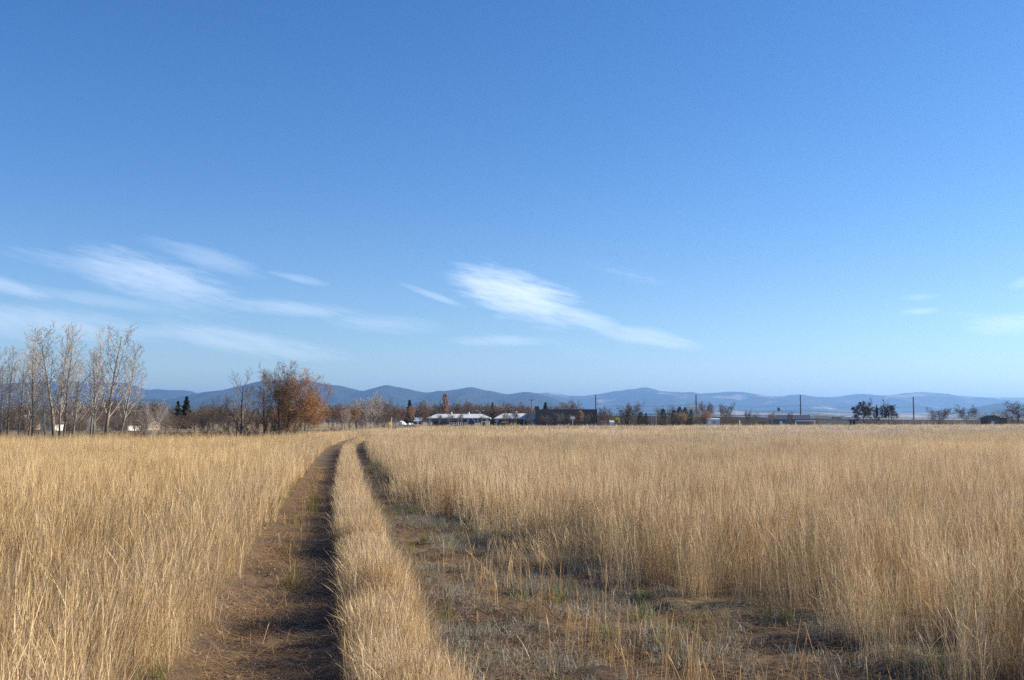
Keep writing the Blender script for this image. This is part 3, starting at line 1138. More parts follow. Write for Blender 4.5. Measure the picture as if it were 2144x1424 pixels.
GA = 'bare aspens at the left edge of the meadow'
AL = 'slim bare pale-barked aspen in the row at the left meadow edge'
for (bx, tx, ty, Y, wpx, lab) in (
        (-15, -12, 722, 77, 62, AL), (9, 2, 751, 72, 56, AL), (20, 24, 722, 75, 52, AL), (40, 42, 728, 73, 48, AL), (63, 69, 706, 76, 58, AL),
        (73, 90, 688, 73, 62, AL), (99, 84, 775, 74, 40, AL), (118, 115, 673, 75, 76, 'tall bare aspen with a broad fan of upright pale branches in the meadow-edge row'),
        (127, 133, 671, 78, 58, AL), (137, 156, 675, 74, 66, AL), (157, 172, 740, 74, 60, AL), (192, 186, 679, 76, 52, AL), (197, 204, 730, 73, 58, AL),
        (218, 236, 671, 74, 80, 'tall bare aspen with sunlit crown near the open end of the row'),
        (250, 293, 711, 73, 74, 'bare aspen leaning away from the others at the open end of the row')):
    hpx = 915 - ty
    rank = sum(1 for q in (-15, 9, 20, 40, 63, 73, 99, 118, 127, 137, 157, 192, 197, 218, 250) if q > bx)
    if lab == AL:
        lab = 'slim bare pale-barked aspen, %s in the row after the leaning end tree' % ('first second third fourth fifth sixth seventh eighth ninth tenth eleventh twelfth thirteenth fourteenth'.split()[rank - 1])
    plant('aspen', bx, ty, Y, lab, wpx * 1.05, 'aspen_tree', group=GA, lean=(tx - bx) / hpx)
GU = 'brush beneath the aspens'
for (bx, ty, Y, wpx) in ((5, 850, 75, 70), (55, 862, 78, 60), (85, 858, 80, 60), (150, 868, 79, 60), (180, 852, 78, 60), (215, 848, 80, 60), (285, 862, 80, 60), (262, 850, 84, 70)):
    plant('grey_shrub', bx, ty, Y, 'tangled grey brush among the aspen trunks', wpx, group=GU, cat='shrub')
plant('pale_shrub', 325, 832, 74, 'pale upright many-stemmed shrub standing alone past the aspens', 62, cat='shrub')
plant('grey_shrub', 452, 818, 80, 'grey bushy willow beside the dark bare tree', 80, name='willow', cat='shrub')
plant('grey_shrub', 425, 848, 84, 'low grey willow bush left of the bushy willow', 46, name='willow', cat='shrub')
plant('dark_bare', 507, 766, 80, 'dark bare tree with open crooked branches beside the orange cottonwood', 78)
plant('dark_bare', 498, 820, 81, 'short dark stem leaning by the open-branched bare tree', 40, lean=-.03)
plant('cottonwood', 592, 748, 84, 'large dark-trunked cottonwood thinly hung with brown leaves', 112, 'cottonwood_tree', lean=.0)
plant('dark_bare', 556, 772, 86, 'dark leaning cottonwood stem left of the big trunk', 66, 'cottonwood_tree', lean=-.05)
plant('orange_multi', 632, 764, 83, 'bushy cottonwood full of orange autumn leaves', 118, 'cottonwood_tree')
plant('orange_multi', 658, 796, 85, 'lower orange-leaved cottonwood at the outer side of the clump', 84, 'cottonwood_tree')
plant('orange_multi', 602, 812, 87, 'short orange sapling behind the big cottonwood trunk', 90, 'cottonwood_tree')
for (bx, ty, wpx) in ((540, 868, 60), (575, 866, 60), (612, 872, 56), (480, 862, 56)):
    plant('brown_shrub', bx, ty, 85, 'brown undergrowth bush at the foot of the cottonwoods', wpx, group='undergrowth at the cottonwoods', cat='shrub')
for (bx, ty, Y, wpx) in ((285, 901, 83, 40), (312, 902, 85, 42), (345, 900, 84, 44), (372, 899, 85, 44), (400, 899, 84, 44), (428, 898, 86, 44), (458, 899, 84, 44), (486, 900, 86, 44), (518, 898, 86, 44), (545, 900, 88, 40), (680, 896, 120, 30), (700, 893, 130, 30)):
    plant('red_shrub', bx, ty, Y, 'low dark red willow scrub along the ditch', wpx, group='red willow scrub along the ditch', cat='shrub')
# brown brush and trees further back at the left
GB = 'brown trees behind the ditch'
for (bx, ty, Y, wpx, kd) in (
        (-30, 845, 190, 60, 'round_brown'), (15, 842, 200, 56, 'round'), (60, 836, 210, 60, 'round_brown'), (100, 846, 190, 50, 'round'), (140, 842, 215, 56, 'round_brown'), (178, 838, 200, 56, 'round_brown'),
        (215, 832, 205, 60, 'round_brown'), (250, 830, 220, 62, 'round_brown'), (285, 836, 200, 56, 'round'), (318, 836, 230, 60, 'round_brown'), (350, 846, 190, 56, 'round'), (345, 866, 150, 50, 'brown_shrub'),
        (378, 866, 155, 50, 'brown_shrub'), (410, 856, 170, 54, 'round_brown'), (300, 868, 150, 56, 'brown_shrub'), (262, 872, 150, 50, 'brown_shrub'), (440, 850, 200, 54, 'round_brown'), (480, 846, 210, 60, 'round_brown'),
        (520, 848, 190, 56, 'round'), (560, 852, 200, 56, 'round_brown'), (640, 850, 200, 50, 'round_brown')):
    sh = kd == 'brown_shrub'
    lab = {'round_brown': 'brown leafy tree in the hedge of brush behind the ditch', 'round': 'bare grey tree in the hedge of brush behind the ditch', 'brown_shrub': 'rusty brown bush in front of the brush hedge'}[kd]
    plant(kd, bx, ty, Y, lab, wpx, group=GB + ' ' + kd.replace('_', ' '), cat='shrub' if sh else 'tree')
fr = random.Random(77)
for k in range(46):
    bx = -40 + k * 15 + fr.uniform(-6, 6)
    kd = fr.choice(['round_brown', 'brown_shrub', 'brown_shrub', 'grey_shrub', 'round'])
    lab = {'round_brown': 'brown leafy tree in the hedge of brush behind the ditch', 'round': 'bare grey tree in the hedge of brush behind the ditch', 'brown_shrub': 'rusty brown bush in front of the brush hedge', 'grey_shrub': 'grey twiggy bush in the hedge of brush behind the ditch'}[kd]
    sh = 'shrub' in kd
    plant(kd, bx, (862 if sh else 849) + fr.uniform(-6, 8), fr.uniform(150, 185) if sh else fr.uniform(190, 260), lab, fr.uniform(34, 52), group=GB + ' ' + kd.replace('_', ' '), cat='shrub' if sh else 'tree')
for k in range(24):
    bx = 690 + k * 9 + fr.uniform(-4, 4)
    kd = fr.choice(['round_brown', 'round', 'round_brown', 'brown_shrub'])
    lab = {'round_brown': 'brown leafy tree in the row left of the school', 'round': 'bare grey tree in the row left of the school', 'brown_shrub': 'brown bush in the row left of the school'}[kd]
    plant(kd, bx, fr.uniform(840, 858), fr.uniform(240, 330) if bx < 830 else fr.uniform(425, 470), lab, fr.uniform(24, 38), group='trees left of the school ' + kd.replace('_', ' '), cat='shrub' if 'shrub' in kd else 'tree')
for k in range(20):
    bx = 900 + k * 11 + fr.uniform(-4, 4)
    plant('round', bx, fr.uniform(838, 851), fr.uniform(470, 540), 'bare grey tree in the line behind the white roofs', fr.uniform(30, 44), group='tree line behind the school bare')
for k in range(14):
    bx = 896 + k * 16 + fr.uniform(-6, 6)
    plant('round_brown', bx, fr.uniform(845, 858), fr.uniform(440, 460), 'brown leafy tree close behind the white roofs', fr.uniform(28, 40), group='brown trees close behind the school')
for k in range(16):
    bx = 1258 + k * 18 + fr.uniform(-6, 6)
    plant('brown_shrub', bx, fr.uniform(872, 879), fr.uniform(396, 410), 'brown bush along the foot of the highway bank', fr.uniform(16, 28), group='brown bushes along the bank', cat='shrub')
plant('conifer', 392, 829, 240, 'dark pointed spruce standing above the brown brush', 26)
plant('conifer', 374, 839, 250, 'smaller dark spruce beside the pointed one', 20)
# trees between the cottonwood and the school
GM = 'trees left of the school'
for (bx, ty, Y, wpx, kd, lab) in (
        (697, 842, 190, 40, 'round_brown', None), (718, 838, 210, 44, 'round', None), (733, 848, 200, 40, 'round_orange', 'small orange-brown tree left of the big grey tree'), (748, 845, 220, 40, 'round_brown', None),
        (776, 816, 205, 62, 'round_pale', 'big spreading grey tree with a forked pale trunk'), (806, 829, 215, 48, 'round_brown', 'round brown-topped tree touching the big grey tree'),
        (724, 836, 185, 20, 'pale_shrub', 'slender pale stems rising from brush left of the big grey tree'), (760, 866, 180, 36, 'grey_shrub', None), (790, 868, 185, 36, 'grey_shrub', None),
        (826, 850, 260, 34, 'round', None), (841, 847, 330, 32, 'round_brown', None), (862, 848, 340, 26, 'round_orange', 'orange tree in front of the small dark spruce'), (884, 846, 360, 34, 'round_brown', None)):
    plant(kd, bx, ty, Y, lab or {'round_brown': 'brown leafy tree in the row left of the school', 'round': 'bare grey tree in the row left of the school', 'grey_shrub': 'grey bush under the big grey tree'}[kd], wpx,
          group=None if lab else GM + ' ' + kd.replace('_', ' '), cat='shrub' if 'shrub' in kd else 'tree')
plant('conifer', 858, 837, 380, 'small dark spruce behind the orange tree by the lamp', 20)
GS = 'tree line behind the school'
SL1 = 'bare grey tree in the line behind the white roofs'
for (bx, ty, Y, wpx, kd, lab) in (
        (880, 836, 455, 30, 'round', SL1), (901, 833, 460, 30, 'round_pale', 'pale bare tree in the line behind the white roofs'), (918, 842, 450, 26, 'round', SL1), (934, 823, 450, 18, 'poplar', 'narrow rust-leaved poplar rising above the white roof'), (952, 838, 470, 34, 'round', SL1),
        (968, 832, 465, 46, 'round', SL1), (990, 838, 470, 36, 'round', SL1), (1006, 842, 460, 36, 'round', SL1), (1026, 846, 475, 34, 'round', SL1), (1046, 843, 480, 36, 'round_pale', 'pale bare tree in the line behind the white roofs'),
        (1072, 846, 470, 34, 'round', SL1), (1100, 842, 470, 34, 'round_brown', 'brown-leaved tree behind the second white roof'),
        (1180, 835, 490, 66, 'round', 'broad bare tree rising behind the dark brick building'), (1158, 846, 500, 36, 'round', 'smaller bare tree behind the dark brick building'), (1206, 848, 500, 36, 'round_brown', 'brown-leaved tree behind the dark brick building')):
    plant(kd, bx, ty, Y, lab, wpx, group=GS + ' ' + lab.split()[0] if lab.startswith(('bare grey', 'pale bare')) else None)
plant('conifer', 1031, 842, 460, 'dark spruce between the two white roofs', 12)
plant('conifer', 1064, 853, 455, 'short dark spruce above the second white roof', 14)
plant('conifer', 1142, 842, 470, 'dark spruce beside the chimney of the brick building', 20)
for (bx, ty, wpx, lab) in ((966, 862, 16, 'young bare tree before the middle of the first white-roofed wing'), (1008, 866, 16, 'young bare tree beside the goal before the first white-roofed wing'), (1063, 860, 18, 'young bare tree behind the orange climbing frame'), (1079, 856, 18, 'young bare tree right beside the climbing frame'), (1105, 852, 24, 'largest young bare tree before the bright window bays'), (922, 862, 16, 'young bare tree behind the dark parked cars'), (940, 864, 16, 'young bare tree at the end of the parked cars')):
    plant('round', bx, ty, 395, lab, wpx, group='young trees in front of the school')
for (bx, ty, wpx, lab) in ((1172, 862, 26, 'widest young bare tree before the dark brick wall'), (1200, 864, 24, 'young bare tree just behind the basketball hoop'), (1228, 862, 24, 'young bare tree right of the slim orange one at the brick wall'), (1150, 868, 20, 'smallest young bare tree where school and brick building meet')):
    plant('round', bx, ty, 392, lab, wpx, group='young trees by the brick building')
plant('poplar', 1215, 858, 390, 'slim bright orange-leaved young tree against the dark brick wall', 12)
# right hand trees
for (kd, bx, ty, Y, wpx, lab) in (
        ('round_brown', 1264, 850, 395, 30, 'round russet tree beside the dark brick building'),
        ('round', 1324, 838, 400, 46, 'big bare round-crowned tree behind the playground'), ('round', 1305, 848, 405, 30, 'smaller bare tree touching the big one behind the playground'),
        ('round', 1380, 844, 420, 22, 'bare tree behind the ball backstop'), ('round', 1404, 844, 430, 22, 'bare pinkish tree between two junipers'),
        ('round_pale', 1449, 838, 520, 40, 'hazy pale bare tree left of the tall pole'), ('round', 1478, 837, 520, 44, 'bare tree behind the orange-brown one by the pole'),
        ('round_orange', 1474, 850, 390, 32, 'orange-brown tree standing by the tall pole'), ('round_orange', 1424, 862, 385, 30, 'low orange-brown tree in front of the junipers'), ('round', 1521, 839, 400, 34, 'bare upright-branched tree near the pale blue shed'),
        ('round', 1565, 853, 420, 16, 'small bare tree left of the blue barn'), ('round', 1582, 863, 420, 18, 'low bare tree left of the blue barn'), ('round_orange', 1617, 861, 372, 16, 'little orange tree at the corner of the blue barn'),
        ('round', 1653, 860, 372, 16, 'thin bare tree in front of the blue barn'), ('dark_leaf', 1806, 831, 380, 44, 'dark tree with clotted withered leaves beside the black shelter'),
        ('dark_leaf', 1833, 846, 385, 11, 'thin dark tree between the two withered-leaf trees'), ('dark_leaf', 1858, 832, 382, 34, 'dark withered-leaf tree at the end of the pair'),
        ('round', 1963, 849, 385, 48, 'wide low bare tree with a dark bush at its foot'), ('round', 2021, 843, 380, 48, 'bare fan-shaped tree with a short forked trunk'),
        ('round', 2126, 836, 370, 64, 'wide bare tree beside the dark roofed cabin'), ('round_pale', 2087, 857, 900, 52, 'far hazy grove tree with rounded crown behind the cabin'), ('round_pale', 2048, 861, 900, 24, 'far hazy rounded tree next to the grove'),
        ('round_pale', 1713, 863, 800, 22, 'far hazy tree right of the blue barn'), ('round_pale', 1727, 864, 810, 14, 'far narrow hazy tree right of the blue barn'), ('round_pale', 1755, 867, 820, 30, 'far low hazy tree above the dark shed roof')):
    plant(kd, bx, ty, Y, lab, wpx)
for (bx, ty, Y, wpx, lab) in ((1315, 861, 395, 13, 'dark juniper under the big bare tree'), (1341, 862, 398, 15, 'squat dark juniper right of the big bare tree'), (1352, 864, 398, 8, 'narrow small juniper left of the backstop'),
                              (1388, 855, 390, 16, 'tall dark juniper right of the backstop'), (1410, 858, 392, 14, 'dark juniper between the two bare trees'), (1422, 851, 400, 16, 'tallest dark juniper of the row'), (1434, 852, 405, 14, 'dark juniper beside the tallest one'), (1446, 857, 405, 10, 'narrow juniper nearest the tall pole')):
    plant('juniper', bx, ty, Y, lab, wpx)
for (bx, ty, Y, wpx, lab) in ((1512, 872, 392, 20, 'dark brown bush right of the pale blue shed'), (1530, 870, 392, 20, 'taller dark brown bush right of the pale blue shed'), (1388, 872, 380, 22, 'brown bush at the foot of the tall juniper'),
                              (1966, 878, 383, 14, 'black dense bush under the wide bare tree'), (2054, 875, 375, 16, 'round dark bush left of the cabin'), (2114, 864, 372, 22, 'tall dark reddish bush right of the cabin'), (1868, 880, 385, 14, 'low bush beside the withered trees'), (1493, 879, 383, 12, 'small reddish bush before the pale blue shed')):
    plant('brown_shrub', bx, ty, Y, lab, wpx, cat='shrub')
# sagebrush out in the meadow
sgx, sgy = ground_at(1601, 901, .55)
SAGE = leaf_material('sage_leaves', (.10, .105, .085), (.15, .15, .12), (.07, .068, .055))
KINDS['sage'] = [multi(501, leafy(far_twigs(SHRUB, .006), 1, .03, 4), 6, BARK_DARK, BARK_DARK, SAGE, .03, .7)]
o = plant('sage', 1601, 900, sgy, 'dark grey sagebrush alone in the right meadow', 26, name='sagebrush', cat='shrub')

# ------------------------------------------------------------------ buildings
WHITE = material('white_paint', (.78, .77, .74), .6, var=.05, scale=2)
ROOFW = material('white_metal_roof', (.56, .56, .56), .45, var=.06, scale=.5)
BRICK = material('dark_brick', (.12, .088, .070), .95, var=.3, scale=1.2)
TANW = material('tan_wall', (.34, .28, .21), .9, var=.12, scale=.7)
GLASS = material('dark_window_glass', (.03, .035, .042), .35, var=.2, scale=.5, spec=.3)
BLUEW = material('blue_grey_siding', (.10, .15, .21), .75, var=.08, scale=.8)
NAVY = material('navy_metal_roof', (.055, .065, .095), .6, var=.1, scale=.6)
PALEB = material('pale_blue_panel', (.42, .52, .68), .7, var=.06, scale=.8)
STEEL = material('galvanised_steel', (.42, .43, .44), .45, var=.12, scale=3, metallic=.6)
WOODP = material('weathered_pole_wood', (.085, .066, .052), .95, var=.25, scale=2)
BLACKP = material('black_paint', (.014, .014, .016), .7, var=.2)
YELLOW = material('yellow_plastic', (.75, .52, .03), .5, var=.05)
ORANGE = material('orange_plastic', (.62, .25, .03), .6, var=.05)
GREENP = material('green_plastic', (.03, .20, .06), .5, var=.1)
REDP = material('red_plastic', (.48, .05, .03), .5, var=.08)
BLUEP = material('blue_plastic', (.025, .05, .13), .5, var=.1)
CARP = material('dark_car_paint', (.018, .022, .035), .25, var=.1, spec=.6)
TYRE = material('tyre_rubber', (.02, .02, .02), .9, var=.1)
CONC = material('concrete', (.40, .38, .34), .9, var=.1)
GREYR = material('grey_shingle_roof', (.13, .125, .125), .9, var=.15, scale=1.5)
WIRE = material('cable', (.10, .10, .11), .6, var=.1)


def gable_house(name, label, px0, px1, Y, wall_h, ridge_h, depth, wm, rm, cat='building', rz=0.0, windows=(), door=None, axis='x', over=.35):
    """ridge along x (axis x) or gable facing the viewer (axis y)"""
    x0, x1 = at(px0, Y), at(px1, Y)
    hw = (x1 - x0) / 2
    o = thing(name, label, cat, ((x0 + x1) / 2, Y + depth / 2, 0), rz)
    hd = depth / 2
    w_ = MB()
    rf = MB()
    th = .16
    if axis == 'x':
        w_.prism([(-hd, 0), (hd, 0), (hd, wall_h), (0, ridge_h - .05), (-hd, wall_h)], -hw, hw)
        w_.v = [(b_, a_, c_) for a_, b_, c_ in w_.v]
        s = (ridge_h - wall_h) / hd
        for sg in (-1, 1):
            e = hd + over
            rf.prism([(0, ridge_h), (sg * e, wall_h - s * over), (sg * e, wall_h - s * over + th), (0, ridge_h + th)], -hw - over, hw + over)
        rf.v = [(b_, a_, c_) for a_, b_, c_ in rf.v]
    else:
        w_.prism([(-hw, 0), (hw, 0), (hw, wall_h), (0, ridge_h - .05), (-hw, wall_h)], -hd, hd)
        s = (ridge_h - wall_h) / hw
        for sg in (-1, 1):
            e = hw + over
            rf.prism([(0, ridge_h), (sg * e, wall_h - s * over), (sg * e, wall_h - s * over + th), (0, ridge_h + th)], -hd - over, hd + over)
    w_.build('wall', wm, o)
    rf.build('roof', rm, o)
    for (u, z0, ww, hh) in windows:
        f_ = MB().box(-ww / 2 - .08, ww / 2 + .08, -.06, .02, -.08, hh + .08).build('window', WHITE, o)
        f_.location = (u * hw, -hd, z0)
        MB().box(-ww / 2, ww / 2, -.075, -.062, 0, hh).build('pane', GLASS, f_)
    if door:
        d_ = MB().box(-.5, .5, -.06, .02, 0, 2.05).build('door', WHITE if wm is not WHITE else GREYR, o)
        d_.location = (door * hw, -hd, 0)
        MB().box(.32, .40, -.12, -.062, .95, 1.05).build('handle', STEEL, d_)
    return o


# houses at the left, beyond the brush
gable_house('house', 'long low white house with a pale eave behind the leftmost aspens', -30, 56, 215, 2.2, 3.0, 8, TANW, ROOFW, 'house', windows=((-.5, .9, 1.4, 1.0), (.1, .9, 1.4, 1.0), (.6, .9, 1.2, 1.0)), door=-.1)
gable_house('house', 'small white gabled house seen between the aspen trunks', 88, 117, 205, 1.6, 2.4, 7, WHITE, GREYR, 'house', axis='y', windows=((0, .9, .9, .9),))
gable_house('house', 'grey-roofed house with a white fascia behind the middle aspens', 146, 184, 210, 2.3, 4.3, 9, BLUEW, GREYR, 'house', windows=((-.55, .9, 1.1, 1.0), (.4, .9, 1.4, 1.0)), door=0)
gable_house('house', 'white gabled garage behind the leaning aspen', 240, 270, 200, 1.4, 2.1, 7, WHITE, GREYR, 'house', axis='y', door=.05)
gable_house('house', 'low grey-roofed house half hidden by rusty brush', 276, 312, 220, 1.4, 2.2, 8, TANW, GREYR, 'house', windows=((-.4, .8, 1.2, .9), (.4, .8, 1.2, .9)))


def hip_school(name, label, px0, px1, Y, eave, ridge, depth, over, bays):
    x0, x1 = at(px0, Y), at(px1, Y)
    hw, hd = (x1 - x0) / 2, depth / 2
    o = thing(name, label, 'school', ((x0 + x1) / 2, Y + hd, 0))
    MB().box(-hw + over, hw - over, -hd + over, hd - over, 0, eave).build('wall', BRICK, o)
    r_ = MB()
    rx = hw - hd * .45
    for z0, ex in ((eave - .05, 1.0),):
        b0 = [(-hw, -hd, z0), (hw, -hd, z0), (hw, hd, z0), (-hw, hd, z0)]
        t0_ = [(-rx, 0, ridge), (rx, 0, ridge)]
        i = len(r_.v)
        r_.v += b0 + [(a_, c_, z0 + .38) for a_, c_, _ in b0] + t0_
        for q in ((3, 2, 1, 0), (0, 1, 5, 4), (1, 2, 6, 5), (2, 3, 7, 6), (3, 0, 4, 7), (4, 5, 9, 8), (5, 6, 9), (6, 7, 8, 9), (7, 4, 8)):
            r_.f.append(tuple(i + k for k in q))
    rf = r_.build('roof', ROOFW, o)
    for vx in (-.25, .3):
        v_ = MB()
        v_.tube([(vx * hw, -.8, ridge - .5), (vx * hw, -.8, ridge + .75)], .32, 8)
        v_.build('roof_vent', ROOFW, rf)
    front = -hd + over
    for (u, ww, z0, hh, m_) in bays:
        f_ = MB().box(-ww / 2, ww / 2, -.08, .02, 0, hh).build('window', WHITE, o)
        f_.location = (u * hw, front, z0)
        k = max(1, int(ww / 1.3))
        for j in range(k):
            w0 = -ww / 2 + .1 + j * (ww - .1) / k
            MB().box(w0, w0 + (ww - .1) / k - .1, -.11, -.082, .1, hh - .1).build('pane', m_, f_)
    for u in np.linspace(-.9, .9, 7):
        p_ = MB().box(-.14, .14, -.14, .14, 0, eave - .06).build('eave_post', WHITE, o)
        p_.location = (u * hw, -hd + .5, 0)
    return o


hip_school('school_building', 'white-roofed low school wing behind the dark parked car', 893, 1027, 405, 3.0, 4.9, 16, 2.2, ((-.6, 5, .8, 1.5, GLASS), (-.1, 4, .8, 1.5, GLASS), (.45, 5, .8, 1.5, GLASS)))
hip_school('school_building', 'second white-roofed school wing with bright window bays near the brick building', 1034, 1160, 402, 2.8, 5.1, 16, 2.0, ((-.55, 4, .8, 1.4, GLASS), (.28, 2.6, .35, 2.3, PALEB), (.6, 3.4, .35, 2.3, PALEB)))
gable_house('outbuilding', 'small building with a blue-grey roof beside the street lamp', 864, 882, 400, 2.1, 3.2, 6, BRICK, PALEB, 'building', door=.2)
# brick building
bx0, bx1, Yb = at(1122, 398), at(1250, 398), 398
hB = zat(857, Yb)
o = thing('brick_building', 'dark flat-roofed brick building next to the white-roofed school', 'building', ((bx0 + bx1) / 2, Yb + 9, 0))
hw = (bx1 - bx0) / 2
MB().box(-hw, hw, -9, 9, 0, hB - .35).build('wall', BRICK, o)
MB().box(-hw - .12, hw + .12, -9.12, 9.12, hB - .348, hB).build('parapet', material('parapet_cap', (.10, .085, .075), .8, var=.15), o)
MB().box(-hw - .3, -hw + 1.3, -7, -5.5, hB + .002, hB + 1.2).build('chimney', BRICK, o)
MB().box(hw * .55, hw * .55 + .8, -3, -2.2, hB + .002, hB + .7).build('roof_vent', WHITE, o)
for u in (-.55, -.1, .5):
    d_ = MB().box(-1, 1, -.05, .02, 0, 2.2).build('door', GREYR, o)
    d_.location = (u * hw, -9, 0)
    MB().box(-.8, -.1, -.07, -.052, 1.0, 1.9).build('pane', GLASS, d_)
# blue barn
o = gable_house('barn', 'blue-grey barn with dark roof and white gable peak behind the ball goal', 1617, 1700, 385, zat(878.5, 385), zat(869.5, 385), 11, BLUEW, NAVY, 'barn', rz=math.radians(-14), over=.3, door=-.4)
hwb = (at(1700, 385) - at(1617, 385)) / 2
w2 = MB().prism([(-5.4, zat(878.5, 385) - .1), (5.4, zat(878.5, 385) - .1), (0, zat(869.5, 385) - .15)], 0, .08)
w2.v = [(b_ + hwb + .01, a_, c_) for a_, b_, c_ in w2.v]
w2.build('gable_panel', WHITE, o)
# pale blue shed, dark shed, black shelter, cabin
gable_house('shed', 'pale blue shed beside the dark brown bushes', 1479, 1506, 388, zat(878.5, 388), zat(876.5, 388), 4, PALEB, PALEB, 'shed', over=.1, door=-.6)
gable_house('shed', 'dark pitched-roof shed beyond the highway bank', 1745, 1760, 520, zat(879, 520), zat(873.5, 520), 5, BLACKP, BLACKP, 'shed')
gable_house('cabin', 'weathered cabin with dark gabled roof below the wide bare tree', 2066, 2092, 372, zat(876, 372), zat(870.5, 372), 6, BARK_GREY, BLACKP, 'cabin', axis='y', windows=((.3, .9, .8, .8),), door=-.3)
gable_house('shed', 'flat dark lean-to attached beside the cabin', 2093, 2106, 372, zat(877, 372), zat(875.5, 372), 4, BARK_GREY, BLACKP, 'shed', door=0)
o = thing('field_shelter', 'black open-fronted shelter at the end of the mesh fence', 'shelter', (at(1781.5, 378), 378, 0))
hs_ = zat(879.5, 378)
for sx_ in (-1, 1):
    MB().box(-.28, .28, -.8, .8, 0, hs_ - .3).build('side_wall', BLACKP, o).location = (sx_ * .7, 0, 0)
MB().box(-1.05, 1.05, -1.1, 1.1, hs_ - .298, hs_).build('roof', BLACKP, o)
# small sheds by the school
gable_house('shed', 'small blue storage shed in front of the first school wing', 983, 994, 385, 1.9, 2.7, 3, BLUEP, BLUEW, 'shed', axis='y', door=0, over=.15)
gable_house('shed', 'little white hut behind the yellow play tower', 1276, 1285, 395, 1.6, 2.2, 3, WHITE, WHITE, 'hut', over=.1, door=0)
for i_, px_ in enumerate((997.5, 1003)):
    o = thing('storage_box', ('low white storage box beside the blue shed', 'second low white box beside the ball goal')[i_], 'box', (at(px_, 384), 384, 0))
    MB().box(-.45, .45, -.5, .5, 0, 1.3).build('body', WHITE, o)
    MB().box(-.5, .5, -.55, .55, 1.302, 1.42).build('lid', WHITE, o)


def goal(px0, px1, Y, hgt, label):
    x0, x1 = at(px0, Y), at(px1, Y)
    hw = (x1 - x0) / 2
    o = thing('ball_goal', label, 'goal', ((x0 + x1) / 2, Y, 0))
    for s in (-1, 1):
        MB().tube([(s * hw, 0, 0), (s * hw, 0, hgt)], .09, 8).build('post', WHITE, o)
        MB().tube([(s * hw, 0, hgt), (s * hw, 1.6, 0)], .05, 6).build('brace', WHITE, o)
    MB().tube([(-hw, 0, hgt), (hw, 0, hgt)], .09, 8).build('crossbar', WHITE, o)
    n_ = MB()
    for k in range(14):
        u = -hw + 2 * hw * (k + .5) / 14
        n_.tube([(u, .05, hgt - .05), (u, 1.6, .05)], .012, 3, cap=False)
    for k in range(7):
        f_ = (k + .5) / 7
        n_.tube([(-hw, 1.6 * f_, hgt * (1 - f_)), (hw, 1.6 * f_, hgt * (1 - f_))], .012, 3, cap=False)
    n_.build('net', STEEL, o)
    return o


goal(1009, 1025, 380, zat(883, 380), 'small white ball goal beside the white storage boxes')
goal(1664, 1704, 365, zat(881.2, 365), 'wide white ball goal in front of the blue barn')


def pole(px, topy, Y, label, mat=WOODP, r=.2, arms=(), group=None):
    h = zat(topy, Y)
    o = thing('utility_pole', label, 'utility pole', (at(px, Y), Y, 0), group=group)
    MB().tube([(0, 0, -.3), (0, 0, h)], [r, r * .7], 8).build('shaft', mat, o)
    for z in arms:
        MB().box(-1.2, 1.2, -.09, .09, h - z - .09, h - z + .09).build('crossarm', mat, o)
        for u in (-1.05, 1.05):
            MB().tube([(u, 0, h - z + .092), (u, 0, h - z + .32)], .07, 6).build('insulator', GLASS, o)
    return o, (at(px, Y), Y, h)


tops = []
for (px, ty, Y, lab) in ((1020, 828, 560, None), (1247, 826, 500, 'tall dark utility pole rising behind the brick building'), (1457, 826, 480, 'tall dark utility pole beside the orange-brown tree'), (1675, 827, 470, 'tall dark utility pole behind the blue barn'),
                         (1911, 831, 480, 'tall utility pole standing alone on the highway bank'), (2200, 834, 500, 'utility pole beyond the cabin')):
    if lab is None:
        continue
    o, tp = pole(px, ty, Y, lab, r=.34)
    tops.append(tp)
pole(1113, 835, 430, 'brown utility pole behind the second white roof', BARK_GREY, r=.22, arms=(.5,))
pole(69, 840, 190, 'pale utility pole among the aspen trunks', BARK_PALE, r=.12, arms=(.3,))


def wire(p, q, sag, label, r=.03, drop=0.0):
    pts = []
    for k in range(17):
        t_ = k / 16
        pts.append((p[0] + (q[0] - p[0]) * t_, p[1] + (q[1] - p[1]) * t_, p[2] - drop + (q[2] - p[2]) * t_ - sag * 4 * t_ * (1 - t_)))
    return tag(MB().tube(pts, r, 4).build('power_line', WIRE), label, 'power line')


wn_ = ('between the brick building pole and the pole by the orange tree', 'between the orange tree pole and the barn pole', 'between the barn pole and the lone bank pole', 'from the lone bank pole towards the cabin pole')
for k in range(len(tops) - 1):
    wire(tops[k], tops[k + 1], 1.0, 'upper sagging cable ' + wn_[k], .035, 4.6)
    wire(tops[k], tops[k + 1], .8, 'lower sagging cable ' + wn_[k], .028, 6.8)
wire((at(-80, 190), 190, zat(851, 190)), (at(69, 190), 190, zat(853, 190)), .3, 'pale cable reaching the pole among the aspens from outside', .025)
wire((at(69, 190), 190, zat(853, 190)), (at(450, 190), 190, zat(871, 190)), .5, 'pale cable drooping from the aspen pole to the willow bush', .025)


def street_lamp(px, topy, Y, label, arms=2):
    h = zat(topy, Y)
    o = thing('street_lamp', label, 'street lamp', (at(px, Y), Y, 0))
    MB().tube([(0, 0, 0), (0, 0, h - .3)], [.14, .09], 8).build('pole', STEEL, o)
    for s in (-1, 1)[:arms]:
        a_ = MB().tube([(0, 0, h - .5), (s * .5, 0, h - .1), (s * 1.1, 0, h)], .07, 6).build('arm', STEEL, o)
        MB().prism([(s * .95, h - .08), (s * 1.75, h - .02), (s * 1.7, h + .12), (s * 1.0, h + .14)], -.18, .18).build('lamp_head', WHITE, a_)
    return o


street_lamp(867.5, 858, 392, 'twin-armed white street lamp by the blue-roofed outbuilding')
street_lamp(1005, 860, 425, 'twin-armed street lamp above the first white roof')
